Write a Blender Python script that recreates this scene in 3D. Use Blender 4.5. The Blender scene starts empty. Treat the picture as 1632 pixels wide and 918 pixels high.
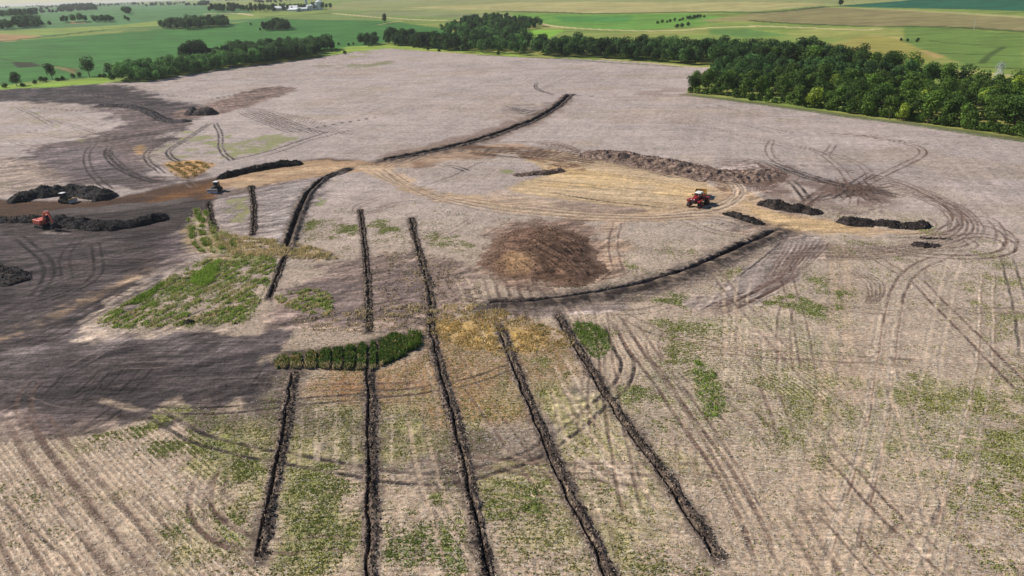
import bpy, math, random
import numpy as np
from mathutils import Vector, Matrix

SC = bpy.context.scene
COL = SC.collection
rnd = random.Random(7)
R = math.radians

# ------------------------------------------------------------------ camera, world, sun, exposure
W0, H0, FPX = 1632.0, 918.0, 1103.0
PITCH, ROLL, CAMH = R(23.5), R(2.1), 60.0
cp, sp, ca, sa = math.cos(PITCH), math.sin(PITCH), math.cos(ROLL), math.sin(ROLL)
FWD = np.array([0, cp, -sp]); r0 = np.array([1., 0, 0]); u0 = np.array([0, sp, cp])
RGT = ca * r0 - sa * u0
UPV = sa * r0 + ca * u0
cam_d = bpy.data.cameras.new('camera')
cam_d.sensor_width = 36.0
cam_d.lens = 36.0 * FPX / W0
cam_d.clip_start, cam_d.clip_end = 1.0, 40000.0
cam = bpy.data.objects.new('camera', cam_d)
COL.objects.link(cam)
cam.matrix_world = Matrix(((RGT[0], UPV[0], -FWD[0], 0), (RGT[1], UPV[1], -FWD[1], 0),
                           (RGT[2], UPV[2], -FWD[2], CAMH), (0, 0, 0, 1)))
SC.camera = cam

SUN_EL = R(38)
sdir = np.array([-0.93, 0.37]); sdir /= np.linalg.norm(sdir)          # towards the sun, on the ground
world = bpy.data.worlds.new('World'); SC.world = world; world.use_nodes = True
wn = world.node_tree.nodes; wl = world.node_tree.links
bg = wn['Background']; sky = wn.new('ShaderNodeTexSky')
sky.sky_type = 'NISHITA'; sky.sun_disc = False; sky.sun_elevation = SUN_EL
sky.sun_rotation = math.atan2(sdir[0], sdir[1])
sky.air_density = 1.0; sky.dust_density = 0.0; sky.ozone_density = 4.0; sky.altitude = 300
wl.new(sky.outputs[0], bg.inputs[0]); bg.inputs[1].default_value = 0.062
sun_d = bpy.data.lights.new('sun', 'SUN'); sun_d.energy = 4.7; sun_d.angle = R(0.55); sun_d.color = (1, 0.93, 0.83)
sun = bpy.data.objects.new('sun', sun_d); COL.objects.link(sun)
sv = Vector((sdir[0] * math.cos(SUN_EL), sdir[1] * math.cos(SUN_EL), math.sin(SUN_EL)))
sun.rotation_euler = sv.to_track_quat('Z', 'Y').to_euler()
SC.view_settings.view_transform = 'Standard'; SC.view_settings.look = 'None'
SC.view_settings.exposure = 0.18; SC.view_settings.gamma = 1.0
SC.view_settings.use_curve_mapping = False
SC.cycles.volume_bounces = 0
SC.cycles.max_bounces = 6; SC.cycles.transparent_max_bounces = 6

# ------------------------------------------------------------------ numeric helpers
def lin(r, g, b, k=1.0):
    f = lambda c: ((c / 255.0 + 0.055) / 1.055) ** 2.4 if c > 10 else c / 255 / 12.92
    return np.array([f(r), f(g), f(b)]) * k

def sstep(a, b, x):
    t = np.clip((x - a) / (b - a), 0, 1)
    return t * t * (3 - 2 * t)

def _h(ix, iy, s):
    n = (ix.astype(np.int64) * 374761393 + iy.astype(np.int64) * 668265263 + s * 1442695041) & 0xffffffff
    n = ((n ^ (n >> 13)) * 1274126177) & 0xffffffff
    return ((n ^ (n >> 16)) & 0xffffff) / float(0xffffff)

def vnoise(x, y, s=0):
    ix = np.floor(x); iy = np.floor(y); fx = x - ix; fy = y - iy
    fx = fx * fx * (3 - 2 * fx); fy = fy * fy * (3 - 2 * fy)
    ix = ix.astype(np.int64); iy = iy.astype(np.int64)
    a = _h(ix, iy, s); b = _h(ix + 1, iy, s); c = _h(ix, iy + 1, s); d = _h(ix + 1, iy + 1, s)
    return (a + (b - a) * fx) * (1 - fy) + (c + (d - c) * fx) * fy

def fbm(x, y, s=0, o=3):
    v = 0; a = 0.5; t = 0
    for k in range(o):
        v = v + a * vnoise(x * 2 ** k + 17.3 * k, y * 2 ** k - 9.1 * k, s + k); t += a; a *= 0.5
    return v / t

def hbase(x, y):
    """the lie of the land: a nearly level building site, then uplands rising behind it"""
    x = np.asarray(x, float); y = np.asarray(y, float)
    r = np.sqrt(x * x + y * y)
    z = 34.0 * sstep(700, 2100, r)
    z = z + 9.0 * sstep(850, 2500, r) * (fbm(x / 700.0, y / 420.0, 5, 3) - 0.5) * 2
    z = z + 1.3 * sstep(250, 500, r) * (fbm(x / 160.0, y / 160.0, 9, 2) - 0.5) * 2
    z = z + 14.0 * sstep(3000, 6500, r) * (fbm(x / 1500.0, y / 900.0, 31, 3) - 0.35)
    return z

def pix(px, py):
    """photo pixel -> where that ray meets the land"""
    px = np.atleast_1d(np.asarray(px, float)); py = np.atleast_1d(np.asarray(py, float))
    d = FWD[None] * FPX + RGT[None] * (px - W0 / 2)[:, None] - UPV[None] * (py - H0 / 2)[:, None]
    d /= np.linalg.norm(d, axis=1)[:, None]
    tf = CAMH / np.maximum(-d[:, 2], 1e-4); flat = (tf * np.hypot(d[:, 0], d[:, 1]) < 248) & (d[:, 2] < -1e-3)
    if flat.all(): return (d * tf[:, None])[:, :2]
    if flat.any():
        out_ = np.zeros((len(px), 2)); out_[flat] = (d * tf[:, None])[flat, :2]; out_[~flat] = pix(px[~flat], py[~flat]); return out_
    t = np.full(len(px), 240.0); prev = t.copy(); done = np.zeros(len(px), bool)
    while True:
        p = d * t[:, None]; z = CAMH + p[:, 2]
        hit = (z < hbase(p[:, 0], p[:, 1])) & ~done
        done |= hit
        if done.all() or t[~done].min() > 12000: break
        prev = np.where(done, prev, t); t = np.where(done, t, t * 1.02)
    lo, hi = prev, t
    for _ in range(15):
        m = (lo + hi) / 2; p = d * m[:, None]
        below = CAMH + p[:, 2] < hbase(p[:, 0], p[:, 1])
        hi = np.where(below, m, hi); lo = np.where(below, lo, m)
    p = d * hi[:, None]
    return p[:, :2]

def P(pts):
    a = np.array(pts, float); return pix(a[:, 0], a[:, 1])

def smooth(p, n=2, closed=False):
    p = np.asarray(p, float)
    for _ in range(n):
        if closed:
            q = np.roll(p, -1, 0); a = .75 * p + .25 * q; b = .25 * p + .75 * q
            p = np.stack([a, b], 1).reshape(-1, 2)
        else:
            a = .75 * p[:-1] + .25 * p[1:]; b = .25 * p[:-1] + .75 * p[1:]
            m = np.stack([a, b], 1).reshape(-1, 2)
            p = np.vstack([p[:1], m[1:-1] if len(p) > 2 else m, p[-1:]])
    return p

def resample(p, step):
    p = np.asarray(p, float); s = np.r_[0, np.cumsum(np.linalg.norm(np.diff(p, axis=0), axis=1))]
    n = max(2, int(s[-1] / step) + 1); t = np.linspace(0, s[-1], n)
    return np.c_[np.interp(t, s, p[:, 0]), np.interp(t, s, p[:, 1])]

def seg_dist(X, Y, pts, closed=False):
    """distance, side (+ left) and arc length to a polyline"""
    n = len(pts); best = np.full(X.shape, 1e18); side = np.zeros(X.shape); arc = np.zeros(X.shape)
    s0 = 0.0
    for i in range(n if closed else n - 1):
        a = pts[i]; b = pts[(i + 1) % n]; e = b - a; L2 = e @ e
        if L2 < 1e-9: continue
        dx = X - a[0]; dy = Y - a[1]
        t = np.clip((dx * e[0] + dy * e[1]) / L2, 0, 1)
        qx = dx - t * e[0]; qy = dy - t * e[1]; d2 = qx * qx + qy * qy
        m = d2 < best
        best = np.where(m, d2, best); L = math.sqrt(L2)
        side = np.where(m, np.sign(e[0] * dy - e[1] * dx), side); arc = np.where(m, s0 + t * L, arc); s0 += L
    return np.sqrt(best), side, arc, s0

def inside(X, Y, pts):
    r = np.zeros(X.shape, bool); n = len(pts)
    for i in range(n):
        x1, y1 = pts[i]; x2, y2 = pts[(i + 1) % n]
        if y1 == y2: continue
        c = ((y1 > Y) != (y2 > Y)) & (X < (x2 - x1) * (Y - y1) / (y2 - y1) + x1)
        r ^= c
    return r

# ------------------------------------------------------------------ the ground sheet: a fan grid, fine where it is near
th = np.concatenate([np.radians(np.arange(-180, -58, 4.0)), np.radians(np.arange(-58, -46, 0.4)),
                     np.radians(np.arange(-46, 46, 0.075)), np.radians(np.arange(46, 58, 0.4)),
                     np.radians(np.arange(58, 180, 4.0))])
rr = [2.0, 15, 28, 38, 46, 50]
while rr[-1] < 16000:
    r = rr[-1]; rr.append(r + min(0.66 * (r * r + 3600) / 41520, r * 0.0105 if r < 3500 else r * 0.03))
rr = np.array(rr); NR, NT = len(rr), len(th)
TH, RR = np.meshgrid(th, rr)
GX = (RR * np.sin(TH)).ravel(); GY = (RR * np.cos(TH)).ravel(); GR = RR.ravel()
NV = len(GX)
GZ = hbase(GX, GY)
col = np.tile(lin(177, 162, 156), (NV, 1)).astype(np.float32)
msk = np.zeros((NV, 4), np.float32)          # residue, weeds, row strength, weed hue
msk[:, 0] = 0.75; msk[:, 2] = 0.5; msk[:, 3] = 0.3
reg = np.zeros(NV, np.int8)                  # 0 field ...
SX = np.argsort(GX)                          # quick boxes
XS = GX[SX]

def box(x0, x1, y0, y1):
    a, b = np.searchsorted(XS, [x0, x1]); i = SX[a:b]
    return i[(GY[i] > y0) & (GY[i] < y1)]

def poly_mask(ptsw, soft, namp=0.0, nscale=6.0, seed=0):
    pad = soft + namp + 0.5
    i = box(ptsw[:, 0].min() - pad, ptsw[:, 0].max() + pad, ptsw[:, 1].min() - pad, ptsw[:, 1].max() + pad)
    if len(i) == 0: return i, np.zeros(0)
    X, Y = GX[i], GY[i]
    d = seg_dist(X, Y, ptsw, True)[0]; d = np.where(inside(X, Y, ptsw), d, -d)
    if namp: d = d + namp * 2 * (fbm(X / nscale, Y / nscale, 77 + seed, 3) - 0.5) * 1.6
    return i, sstep(-soft, soft, d)

def paint(poly, c=None, soft=1.5, k=1.0, res=None, weed=None, row=None, hue=None, namp=None, region=None, dz=0, nscale=6., patch=0, sm=2, seed=0):
    w = smooth(P(poly), sm, True) if sm else P(poly)
    i, m = poly_mask(w, soft, soft * 1.2 if namp is None else namp, nscale, seed)
    if len(i) == 0: return
    if region is not None: reg[i[m > 0.5]] = region
    if patch: m = m * sstep(0.5 - patch * .3, 0.5 + patch * .3, fbm(GX[i] / nscale / 1.5, GY[i] / nscale / 1.5, 901 + seed, 4))
    m = m * k
    if c is not None: col[i] += (np.asarray(c)[None] - col[i]) * m[:, None]
    if weed is not None: weed = min(weed, .82)
    for ch, v in ((0, res), (1, weed), (2, row), (3, hue)):
        if v is not None: msk[i, ch] += (v - msk[i, ch]) * m
    if dz: GZ[i] += dz * m

def track(pts, gauge=2.2, w=0.55, k=0.8, c='d', dz=-0.09, sm=2, fade=True, wob=0.15):
    cc = {'d': lin(64, 55, 52), 'b': lin(104, 84, 74), 'l': lin(206, 186, 164), 'k': lin(46, 41, 40), 'g': lin(126, 113, 108), 't': lin(182, 160, 138)}[c]
    pw = resample(smooth(P(pts), sm), 2.5)
    reach = gauge / 2 + w * 1.6 + .3
    i = box(pw[:, 0].min() - reach, pw[:, 0].max() + reach, pw[:, 1].min() - reach, pw[:, 1].max() + reach)
    if len(i) == 0: return
    X, Y = GX[i], GY[i]
    # coarse cull
    keep = np.zeros(len(i), bool)
    for q in pw[::2]: keep |= (np.abs(X - q[0]) < reach + 4) & (np.abs(Y - q[1]) < reach + 4)
    i = i[keep]; X, Y = X[keep], Y[keep]
    if len(i) == 0: return
    d, s, arc, L = seg_dist(X, Y, pw)
    near = d < reach; i, d, s, arc, X, Y = i[near], d[near], s[near], arc[near], X[near], Y[near]
    dd = d * s + wob * 2 * (vnoise(arc / 4, arc * 0 + 3, 5) - .5)
    off = np.abs(np.abs(dd) - gauge / 2) if gauge > 0 else np.abs(dd)
    wl_ = w / 2; e = np.maximum(wl_ * 0.7, 0.0011 * np.hypot(X, Y))
    m = 1 - sstep(wl_ - e * .5, wl_ + e, off)
    k = min(1, k * 1.25); m = m * k * (0.62 + 0.38 * sstep(.3, .6, vnoise(arc / 3.0, s * 7.0 + 11, 23)))
    if fade: m = m * sstep(0, 5, arc) * sstep(0, 5, L - arc)
    col[i] += (cc[None] - col[i]) * m[:, None]
    msk[i, 0] *= 1 - 0.75 * m; msk[i, 1] *= 1 - 0.85 * m; msk[i, 2] *= 1 - m
    GZ[i] += dz * m + 0.04 * (1 - sstep(wl_, wl_ * 2 + .2, np.abs(off - wl_ - .1))) * k

# ---- broad noise tints over the whole field
n1 = fbm(GX / 45, GY / 45, 1, 4); n2 = fbm(GX / 9, GY / 9, 2, 4)
near = 1 - sstep(90, 260, GR)
col = col * (1 - near[:, None]) + lin(186, 164, 142)[None] * near[:, None]
col *= (0.84 + 0.30 * n1 + 0.42 * (n2 - .5))[:, None]
tan = sstep(.5, .75, fbm(GX / 30, GY / 22, 3, 3))[:, None] * .45
col = col * (1 - tan) + (lin(166, 148, 128)[None] * (0.85 + .3 * n2[:, None])) * tan
msk[:, 1] = 0.10 * sstep(.45, .7, fbm(GX / 14, GY / 14, 40, 3)) + 0.22 * sstep(.55, .7, fbm(GX / 7, GY / 3.5, 41, 3)) * (1 - sstep(150, 420, GR))

# ---- everything beyond the field: crops and pasture
FAR_EDGE = [(-160, 150), (0, 143), (60, 141), (130, 138), (178, 131), (230, 131), (300, 119), (370, 107), (430, 102), (500, 93), (560, 83),
            (620, 77), (700, 83), (760, 87), (840, 92), (900, 93), (960, 96), (1040, 101), (1080, 106), (1130, 108), (1120, 120), (1092, 150),
            (1150, 156), (1250, 170), (1350, 184), (1450, 196), (1550, 211), (1640, 224), (1900, 262)]
fe = P(FAR_EDGE)
site = np.vstack([fe, [[900, 0], [400, -200], [-400, -200], [-900, 0]]])
ang_in = inside(GX, GY, site)
out = ~ang_in
pasture = lin(112, 132, 70)
nf = fbm(GX / 120, GY / 60, 60, 4); nf2 = fbm(GX / 25, GY / 12, 61, 3)
col[out] = (pasture[None] * (0.75 + 0.35 * nf[:, None] + .25 * (nf2[:, None]))).astype(np.float32)[out]
yel = sstep(.52, .7, fbm(GX / 200, GY / 90, 62, 3))
mo = out
col[mo] += ((lin(150, 150, 92)[None] - col) * (yel * .6)[:, None]).astype(np.float32)[mo]
msk[out, 0] = 0; msk[out, 1] = 0; msk[out, 2] = 0
reg[out] = 5

SOY, SOY2, TANC, OLV, BRT = lin(66, 112, 58), lin(84, 128, 62), lin(158, 155, 112), lin(116, 122, 84), lin(98, 140, 66)
def far(poly, c, soft=4, k=1, region=6, **kw): paint(poly, c, soft, k, res=0, weed=0, row=0, region=region, sm=0, namp=kw.pop('namp', 2), **kw)
FARBANDS = [
    ([(-200, 22), (-200, 75), (0, 68), (60, 60), (120, 53), (330, 40), (430, 30), (300, 6), (150, 6), (0, 13)], lin(84, 122, 82)),
    ([(-200, 52), (-200, 68), (0, 60), (90, 55), (200, 47), (330, 34), (440, 28), (560, 18), (520, 15), (330, 25), (200, 39), (80, 45), (0, 49)], lin(124, 144, 80)),
    ([(-200, 80), (-200, 145), (0, 138), (50, 130), (178, 122), (300, 108), (420, 98), (560, 78), (620, 66), (720, 70), (760, 60), (700, 45), (640, 36), (612, 33),
      (560, 28), (480, 26), (430, 28), (360, 40), (250, 47), (90, 60), (0, 66)], SOY),
    ([(440, 30), (620, 33), (770, 36), (760, 32), (640, 17), (560, 14), (520, 18)], lin(112, 132, 78)),
    ([(560, 24), (700, 27), (830, 32), (860, 24), (700, 18), (600, 17)], lin(124, 134, 96)),
    ([(520, 16), (700, 17), (830, 19), (950, 21), (1080, 18), (1200, 19), (1310, 10), (1470, 0), (1632, -30), (1000, -16), (560, 2)], lin(134, 142, 98)),
    ([(640, 12), (830, 17), (950, 21), (1080, 19), (1230, 16), (1320, 6), (1200, 3), (820, 4)], TANC),
    ([(1330, 10), (1470, -2), (1640, -16), (1900, -20), (1900, 32), (1632, 18), (1500, 14)], lin(44, 92, 74)),
    ([(1195, 21), (1310, 11), (1420, 15), (1640, 29), (1900, 46), (1900, 66), (1632, 50), (1500, 43), (1380, 42), (1270, 38), (1190, 33)], lin(128, 124, 90)),
    ([(1310, 11), (1420, 14), (1640, 26), (1900, 40), (1900, 47), (1640, 29.5), (1420, 16)], lin(150, 150, 108)),
    ([(815, 22), (950, 23), (1090, 21), (1150, 26), (1120, 40), (1020, 48), (950, 47), (870, 39), (820, 32)], BRT),
    ([(880, 26), (1010, 26), (1000, 36), (900, 36)], lin(76, 128, 64)),
    ([(1110, 34), (1190, 23), (1260, 36), (1190, 34)], lin(136, 132, 92)),
    ([(840, 47), (900, 48), (870, 62), (835, 58)], lin(120, 166, 66)),
    ([(1130, 47), (1190, 46), (1260, 56), (1190, 60), (1130, 54)], lin(92, 126, 70)),
    ([(1315, 72), (1380, 56), (1450, 62), (1510, 80), (1530, 90), (1470, 97), (1380, 85)], lin(142, 140, 80)),
    ([(1470, 82), (1510, 78), (1525, 86), (1490, 93)], lin(166, 148, 102)),
    ([(1440, 40), (1632, 55), (1632, 108), (1540, 104), (1500, 88), (1440, 66)], lin(98, 124, 66)),
    ([(1460, 111), (1560, 112), (1640, 126), (1700, 140), (1640, 200), (1610, 135), (1560, 124), (1470, 121)], lin(150, 158, 92)),
    ([(178, 131), (130, 138), (60, 141), (0, 143), (-100, 148), (-100, 138), (0, 137), (60, 134), (120, 129), (165, 121)], lin(122, 152, 64)),
    ([(470, 96), (560, 83), (620, 77), (720, 82), (830, 91), (850, 86), (720, 78), (640, 70), (560, 74), (480, 86)], lin(132, 156, 76)),
]
for k_, (pl, c_) in enumerate(FARBANDS): far(pl, c_, soft=3 if k_ > 12 else 5, seed=k_)
far([(-50, 52), (70, 57), (20, 66), (-50, 68)], lin(150, 128, 96)); far([(115, 34), (140, 36), (110, 38)], lin(160, 142, 112))
far([(16, 99), (50, 99), (70, 106), (30, 108)], lin(52, 56, 40), soft=2); far([(75, 105), (125, 110), (120, 117), (100, 112)], lin(128, 116, 80), soft=2)
def lane(pts, w, c, k=.9): track(pts, 0, w, k, c, dz=0, fade=False, wob=0)
CR = {'grav': lin(186, 176, 140), 'edge': lin(62, 80, 44), 'verge': lin(96, 104, 66), 'dirt': lin(160, 150, 104)}
def strip_far(pts, w, c, k=1.0):
    pw = smooth(P(pts), 2); i = box(pw[:, 0].min() - 30, pw[:, 0].max() + 30, pw[:, 1].min() - 30, pw[:, 1].max() + 30)
    if len(i) == 0: return
    d = seg_dist(GX[i], GY[i], pw)[0]; w = w * (2.4 if c == 'edge' and pw[:, 1].mean() > 800 else 1); m = (1 - sstep(w * .5, w * .5 + 2.5, d)) * k
    col[i] += (CR[c][None] - col[i]) * m[:, None]
    if c == 'grav': reg[i[m > .5]] = 4
strip_far([(530, 21), (560, 24), (620, 29), (700, 33), (760, 32), (800, 33)], 7, 'grav')
strip_far([(860, 37), (880, 42), (930, 46), (1010, 49), (1080, 49), (1130, 44), (1200, 42)], 7, 'grav')
strip_far([(1200, 41), (1280, 44), (1380, 48), (1400, 46)], 7, 'grav')
strip_far([(794, 54), (810, 60), (835, 64)], 5, 'grav')
strip_far([(600, 40), (612, 38), (640, 33)], 4, 'dirt'); strip_far([(330, 22), (380, 21), (400, 24)], 12, 'grav')
strip_far([(800, 18.5), (870, 19), (950, 22.5), (1030, 20), (1100, 19), (1230, 20.5), (1310, 11)], 9, 'edge', .8)
strip_far([(1200, 33), (1270, 38), (1380, 42), (1500, 42), (1640, 51)], 6, 'edge', .8)
strip_far([(1380, 98), (1500, 104), (1640, 110), (1700, 116)], 4, 'edge', .9); strip_far([(1500, 85), (1640, 90)], 3, 'edge', .7); strip_far([(1480, 65), (1560, 72)], 3, 'edge', .7)
strip_far([(1565, 100), (1580, 85), (1600, 75)], 2.5, 'edge', .8); strip_far([(0, 66), (90, 57), (180, 46), (250, 42)], 5, 'edge', .8); strip_far([(200, 50), (330, 40)], 4, 'edge', .5)
strip_far([(420, 28), (450, 24), (520, 22)], 5, 'edge', .7); strip_far([(1380, 57), (1420, 58), (1435, 62)], 3, 'dirt', .9)
strip_far([(0, 93), (40, 100), (110, 106), (125, 116)], 3, 'edge', .5)
strip_far([(960, 94), (1040, 100), (1100, 107), (1190, 108), (1300, 110)], 4, 'grav', .8)
strip_far([(1460, 112), (1520, 114), (1600, 118), (1650, 128)], 5, 'grav', .6)
strip_far([(1092, 151), (1150, 157), (1250, 170), (1350, 185), (1450, 197), (1550, 212), (1650, 226)], 5, 'verge', .95)
strip_far([(180, 132), (300, 119), (430, 102), (560, 84)], 2.5, 'edge', .8); strip_far([(760, 88), (900, 94), (1080, 106)], 2.5, 'edge', .7)

# ---- the site: soils
DK, DK2, MID, LT = lin(82, 73, 72), lin(58, 51, 50), lin(110, 96, 92), lin(142, 130, 128)
BLK, BRN, TAN_, PAD = lin(40, 36, 35), lin(84, 63, 49), lin(176, 154, 132), lin(194, 168, 134)
def soil(poly, c, soft=2, **kw):
    a = dict(res=0.05, weed=0.0, row=0.0, region=1); a.update(kw); paint(poly, c, soft, **a)
soil([(-120, 148), (0, 143), (100, 139), (180, 131), (235, 148), (310, 165), (330, 185), (290, 195), (250, 190), (190, 172), (120, 165), (0, 162), (-120, 166)], DK, 6, namp=9, nscale=9)
soil([(120, 166), (200, 172), (300, 185), (310, 200), (270, 215), (250, 240), (230, 262), (260, 280), (285, 290), (230, 300), (170, 300), (130, 290), (90, 275), (35, 255), (40, 238), (80, 228), (160, 215), (200, 190), (150, 175)], MID, 5, namp=8, nscale=8)
soil([(40, 240), (120, 232), (200, 250), (250, 285), (170, 300), (120, 285), (60, 262)], lin(112, 100, 101), 4, k=.8)
soil([(-60, 235), (30, 250), (95, 276), (110, 292), (30, 312), (-60, 316)], lin(160, 140, 126), 3, k=.75, res=.5)
soil([(265, 180), (330, 168), (380, 148), (430, 136), (480, 140), (440, 156), (360, 180), (290, 192)], lin(128, 106, 96), 3, k=.9)
soil([(-60, 352), (60, 358), (130, 372), (250, 352), (300, 325), (292, 400), (240, 440), (130, 520), (130, 538), (260, 530), (440, 520), (455, 530), (450, 590), (462, 650), (380, 648), (240, 655), (160, 680), (100, 690), (-60, 690)], DK, 2, namp=5.5, nscale=5)
soil([(-60, 640), (100, 650), (220, 660), (130, 700), (30, 695), (-60, 700)], lin(120, 104, 98), 2.5, k=.7)
soil([(-60, 585), (0, 560), (120, 515), (260, 440), (300, 415), (250, 470), (140, 540), (300, 528), (440, 540), (430, 556), (200, 568), (0, 592)], lin(122, 111, 108), 3, k=.75, patch=.7, nscale=3)
soil([(0, 540), (60, 505), (180, 455), (250, 408), (262, 412), (200, 460), (80, 512), (0, 548)], lin(160, 134, 108), 1.6, k=.75, patch=1.2, nscale=2)
soil([(180, 370), (300, 350), (290, 430), (200, 440)], DK2, 4, k=.6)
soil([(300, 360), (330, 400), (300, 420), (240, 440), (240, 390)], lin(118, 102, 104), 3, k=.7, patch=1, nscale=3)
soil([(440, 470), (560, 400), (640, 400), (760, 420), (780, 480), (690, 520), (560, 530), (440, 530), (420, 500)], lin(134, 114, 106), 3, k=.85, res=.5, patch=0)
soil([(470, 450), (580, 440), (580, 500), (530, 520), (450, 480)], lin(118, 103, 100), 3, k=.7, res=.3)
soil([(600, 430), (680, 430), (690, 500), (600, 510)], lin(122, 105, 101), 2, k=.7, res=.3)
soil([(440, 600), (470, 600), (470, 640), (700, 690), (860, 680), (870, 730), (700, 770), (600, 755), (440, 725), (300, 700), (240, 660), (400, 645)], lin(112, 100, 92), 2.5, k=.65, res=.4, weed=.2, row=.3)
soil([(900, 600), (960, 620), (960, 660), (870, 690), (850, 640)], lin(150, 138, 136), 2, k=.7)
soil([(735, 490), (800, 488), (930, 492), (1000, 480), (990, 498), (880, 505), (740, 505)], lin(160, 148, 144), 1.2, k=.8)
# orange and straw coloured strips of the old slough
soil([(470, 592), (680, 575), (700, 500), (860, 505), (930, 560), (925, 620), (860, 660), (800, 672), (700, 672), (560, 655), (470, 640)], lin(154, 124, 92), 2.2, k=.8, res=.7, weed=.4, row=.3, hue=.0, patch=.0)
soil([(690, 510), (780, 512), (880, 530), (870, 560), (790, 560), (700, 545)], lin(190, 160, 104), 1.5, k=.9, res=.6)
soil([(590, 600), (690, 600), (710, 660), (600, 650)], lin(170, 124, 90), 2, k=.5, res=.6, weed=.3, patch=.8)
soil([(480, 600), (580, 598), (585, 640), (480, 632)], lin(172, 126, 88), 1.6, k=.6, patch=.6, res=.6, weed=.15)
soil([(250, 258), (300, 255), (345, 258), (325, 278), (290, 288)], lin(182, 140, 84), 1.6, k=.9, res=.5, weed=.15)
soil([(210, 235), (235, 228), (225, 250)], lin(166, 132, 88), 1.5, k=.8, res=.5)
soil([(290, 335), (330, 330), (345, 365), (400, 380), (540, 400), (530, 415), (440, 410), (300, 420), (290, 380)], lin(180, 156, 112), 1.5, k=.75, res=.7, weed=.3, patch=1.1, nscale=2.5)
# haul road, branches and the graded pad
def road(poly, c, soft=1.5, **kw):
    a = dict(res=0.0, weed=0.0, row=0.0, region=2, hue=1.); a.update(kw); paint(poly, c, soft, **a)
road([(-60, 316), (60, 318), (160, 318), (220, 305), (300, 290), (345, 280), (400, 262), (470, 254), (560, 252), (620, 262), (620, 272), (560, 272), (490, 284), (430, 296), (380, 312), (330, 320), (270, 332), (160, 340), (60, 350), (-60, 355)], BRN, 1.6, dz=-.35)
road([(340, 300), (345, 284), (400, 264), (470, 256), (560, 254), (640, 262), (600, 272), (520, 276), (430, 292), (375, 310)], lin(176, 146, 116), 1.6, k=.95)
road([(350, 300), (430, 272), (540, 262), (580, 264), (500, 272), (420, 290)], lin(200, 172, 138), 1.5, k=.8, patch=.6, nscale=4)
road([(200, 318), (260, 300), (345, 286), (370, 300), (330, 318), (260, 328)], lin(120, 84, 52), 2, k=.8, patch=.8, nscale=3)
road([(130, 322), (250, 308), (260, 316), (150, 332)], lin(72, 53, 42), 2, k=.7)
road([(60, 334), (200, 326), (300, 312), (320, 320), (240, 334), (100, 342)], lin(98, 92, 90), 1.5, k=.8)
road([(560, 260), (600, 262), (640, 285), (672, 302), (720, 312), (800, 312), (900, 326), (1000, 335), (1080, 325), (1130, 320), (1155, 300), (1120, 280), (1150, 280), (1190, 310), (1240, 338), (1310, 350), (1400, 362), (1480, 370), (1470, 376), (1380, 374), (1300, 376), (1240, 368), (1180, 345), (1120, 345), (1020, 356), (900, 350), (760, 332), (660, 308), (610, 290)], lin(184, 158, 130), 1.6, dz=-.15, k=1.)
road([(1185, 318), (1240, 342), (1320, 354), (1400, 366), (1320, 372), (1250, 366), (1190, 335)], lin(198, 168, 126), 1.5, k=.8)
road([(600, 262), (700, 244), (800, 226), (880, 236), (820, 240), (700, 258), (640, 270)], lin(170, 142, 118), 1.6, k=.9)
road([(780, 305), (860, 300), (980, 322), (1040, 330), (960, 342), (850, 335), (760, 322)], lin(180, 158, 138), 1.5, k=.8)
paint([(815, 245), (870, 238), (940, 248), (1040, 260), (1110, 280), (1145, 300), (1120, 325), (1060, 332), (980, 326), (900, 318), (830, 308), (790, 300), (850, 285), (880, 270)], PAD, 1.6, res=0, weed=0, row=0, region=3, dz=-.25, hue=1.)
paint([(720, 234), (800, 232), (880, 246), (940, 266), (930, 282), (870, 262), (800, 246)], lin(112, 80, 58), 1.8, k=.9, res=0, weed=0, row=0, region=3, patch=.6, nscale=5)
paint([(900, 280), (1060, 292), (1110, 312), (1040, 322), (920, 306)], lin(204, 180, 146), 2, k=.55, res=0, patch=.9, nscale=5)
paint([(880, 318), (980, 326), (1050, 336), (960, 342), (890, 332)], lin(140, 120, 108), 1.2, k=.7, res=0)
soil([(1150, 255), (1230, 262), (1260, 275), (1420, 310), (1440, 330), (1330, 345), (1230, 330), (1180, 305), (1130, 285)], lin(120, 98, 88), 3, k=.7, res=.3, patch=.6)
soil([(755, 400), (790, 360), (880, 340), (960, 360), (985, 410), (975, 450), (900, 465), (780, 455)], lin(122, 98, 84), 3.5, k=.85, res=.1)
soil([(960, 345), (1000, 350), (975, 440), (940, 470), (955, 400)], lin(176, 150, 128), 2.5, k=.7, res=.1)
soil([(1250, 370), (1320, 378), (1290, 430), (1230, 480), (1110, 500), (1090, 480), (1170, 450)], lin(160, 146, 142), 2, k=.7, res=.5, weed=0)
soil([(340, 300), (410, 296), (545, 275), (480, 350), (460, 395), (410, 380), (350, 365)], lin(144, 131, 128), 2, k=.7, res=.6, row=.3)
soil([(430, 300), (480, 290), (500, 296), (470, 350), (455, 395), (425, 370)], lin(170, 160, 154), 1.5, k=.6, res=.7, patch=1, nscale=1.5)
paint([(1320, 380), (1365, 380), (1370, 600), (1360, 700), (1320, 918), (1240, 918), (1290, 700), (1310, 560)], lin(180, 156, 134), 2.5, k=.55, res=.4, weed=.1)
paint([(1200, 760), (1400, 700), (1480, 760), (1480, 940), (1200, 940)], lin(190, 168, 144), 4, k=.65, res=.5, weed=.15)

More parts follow.
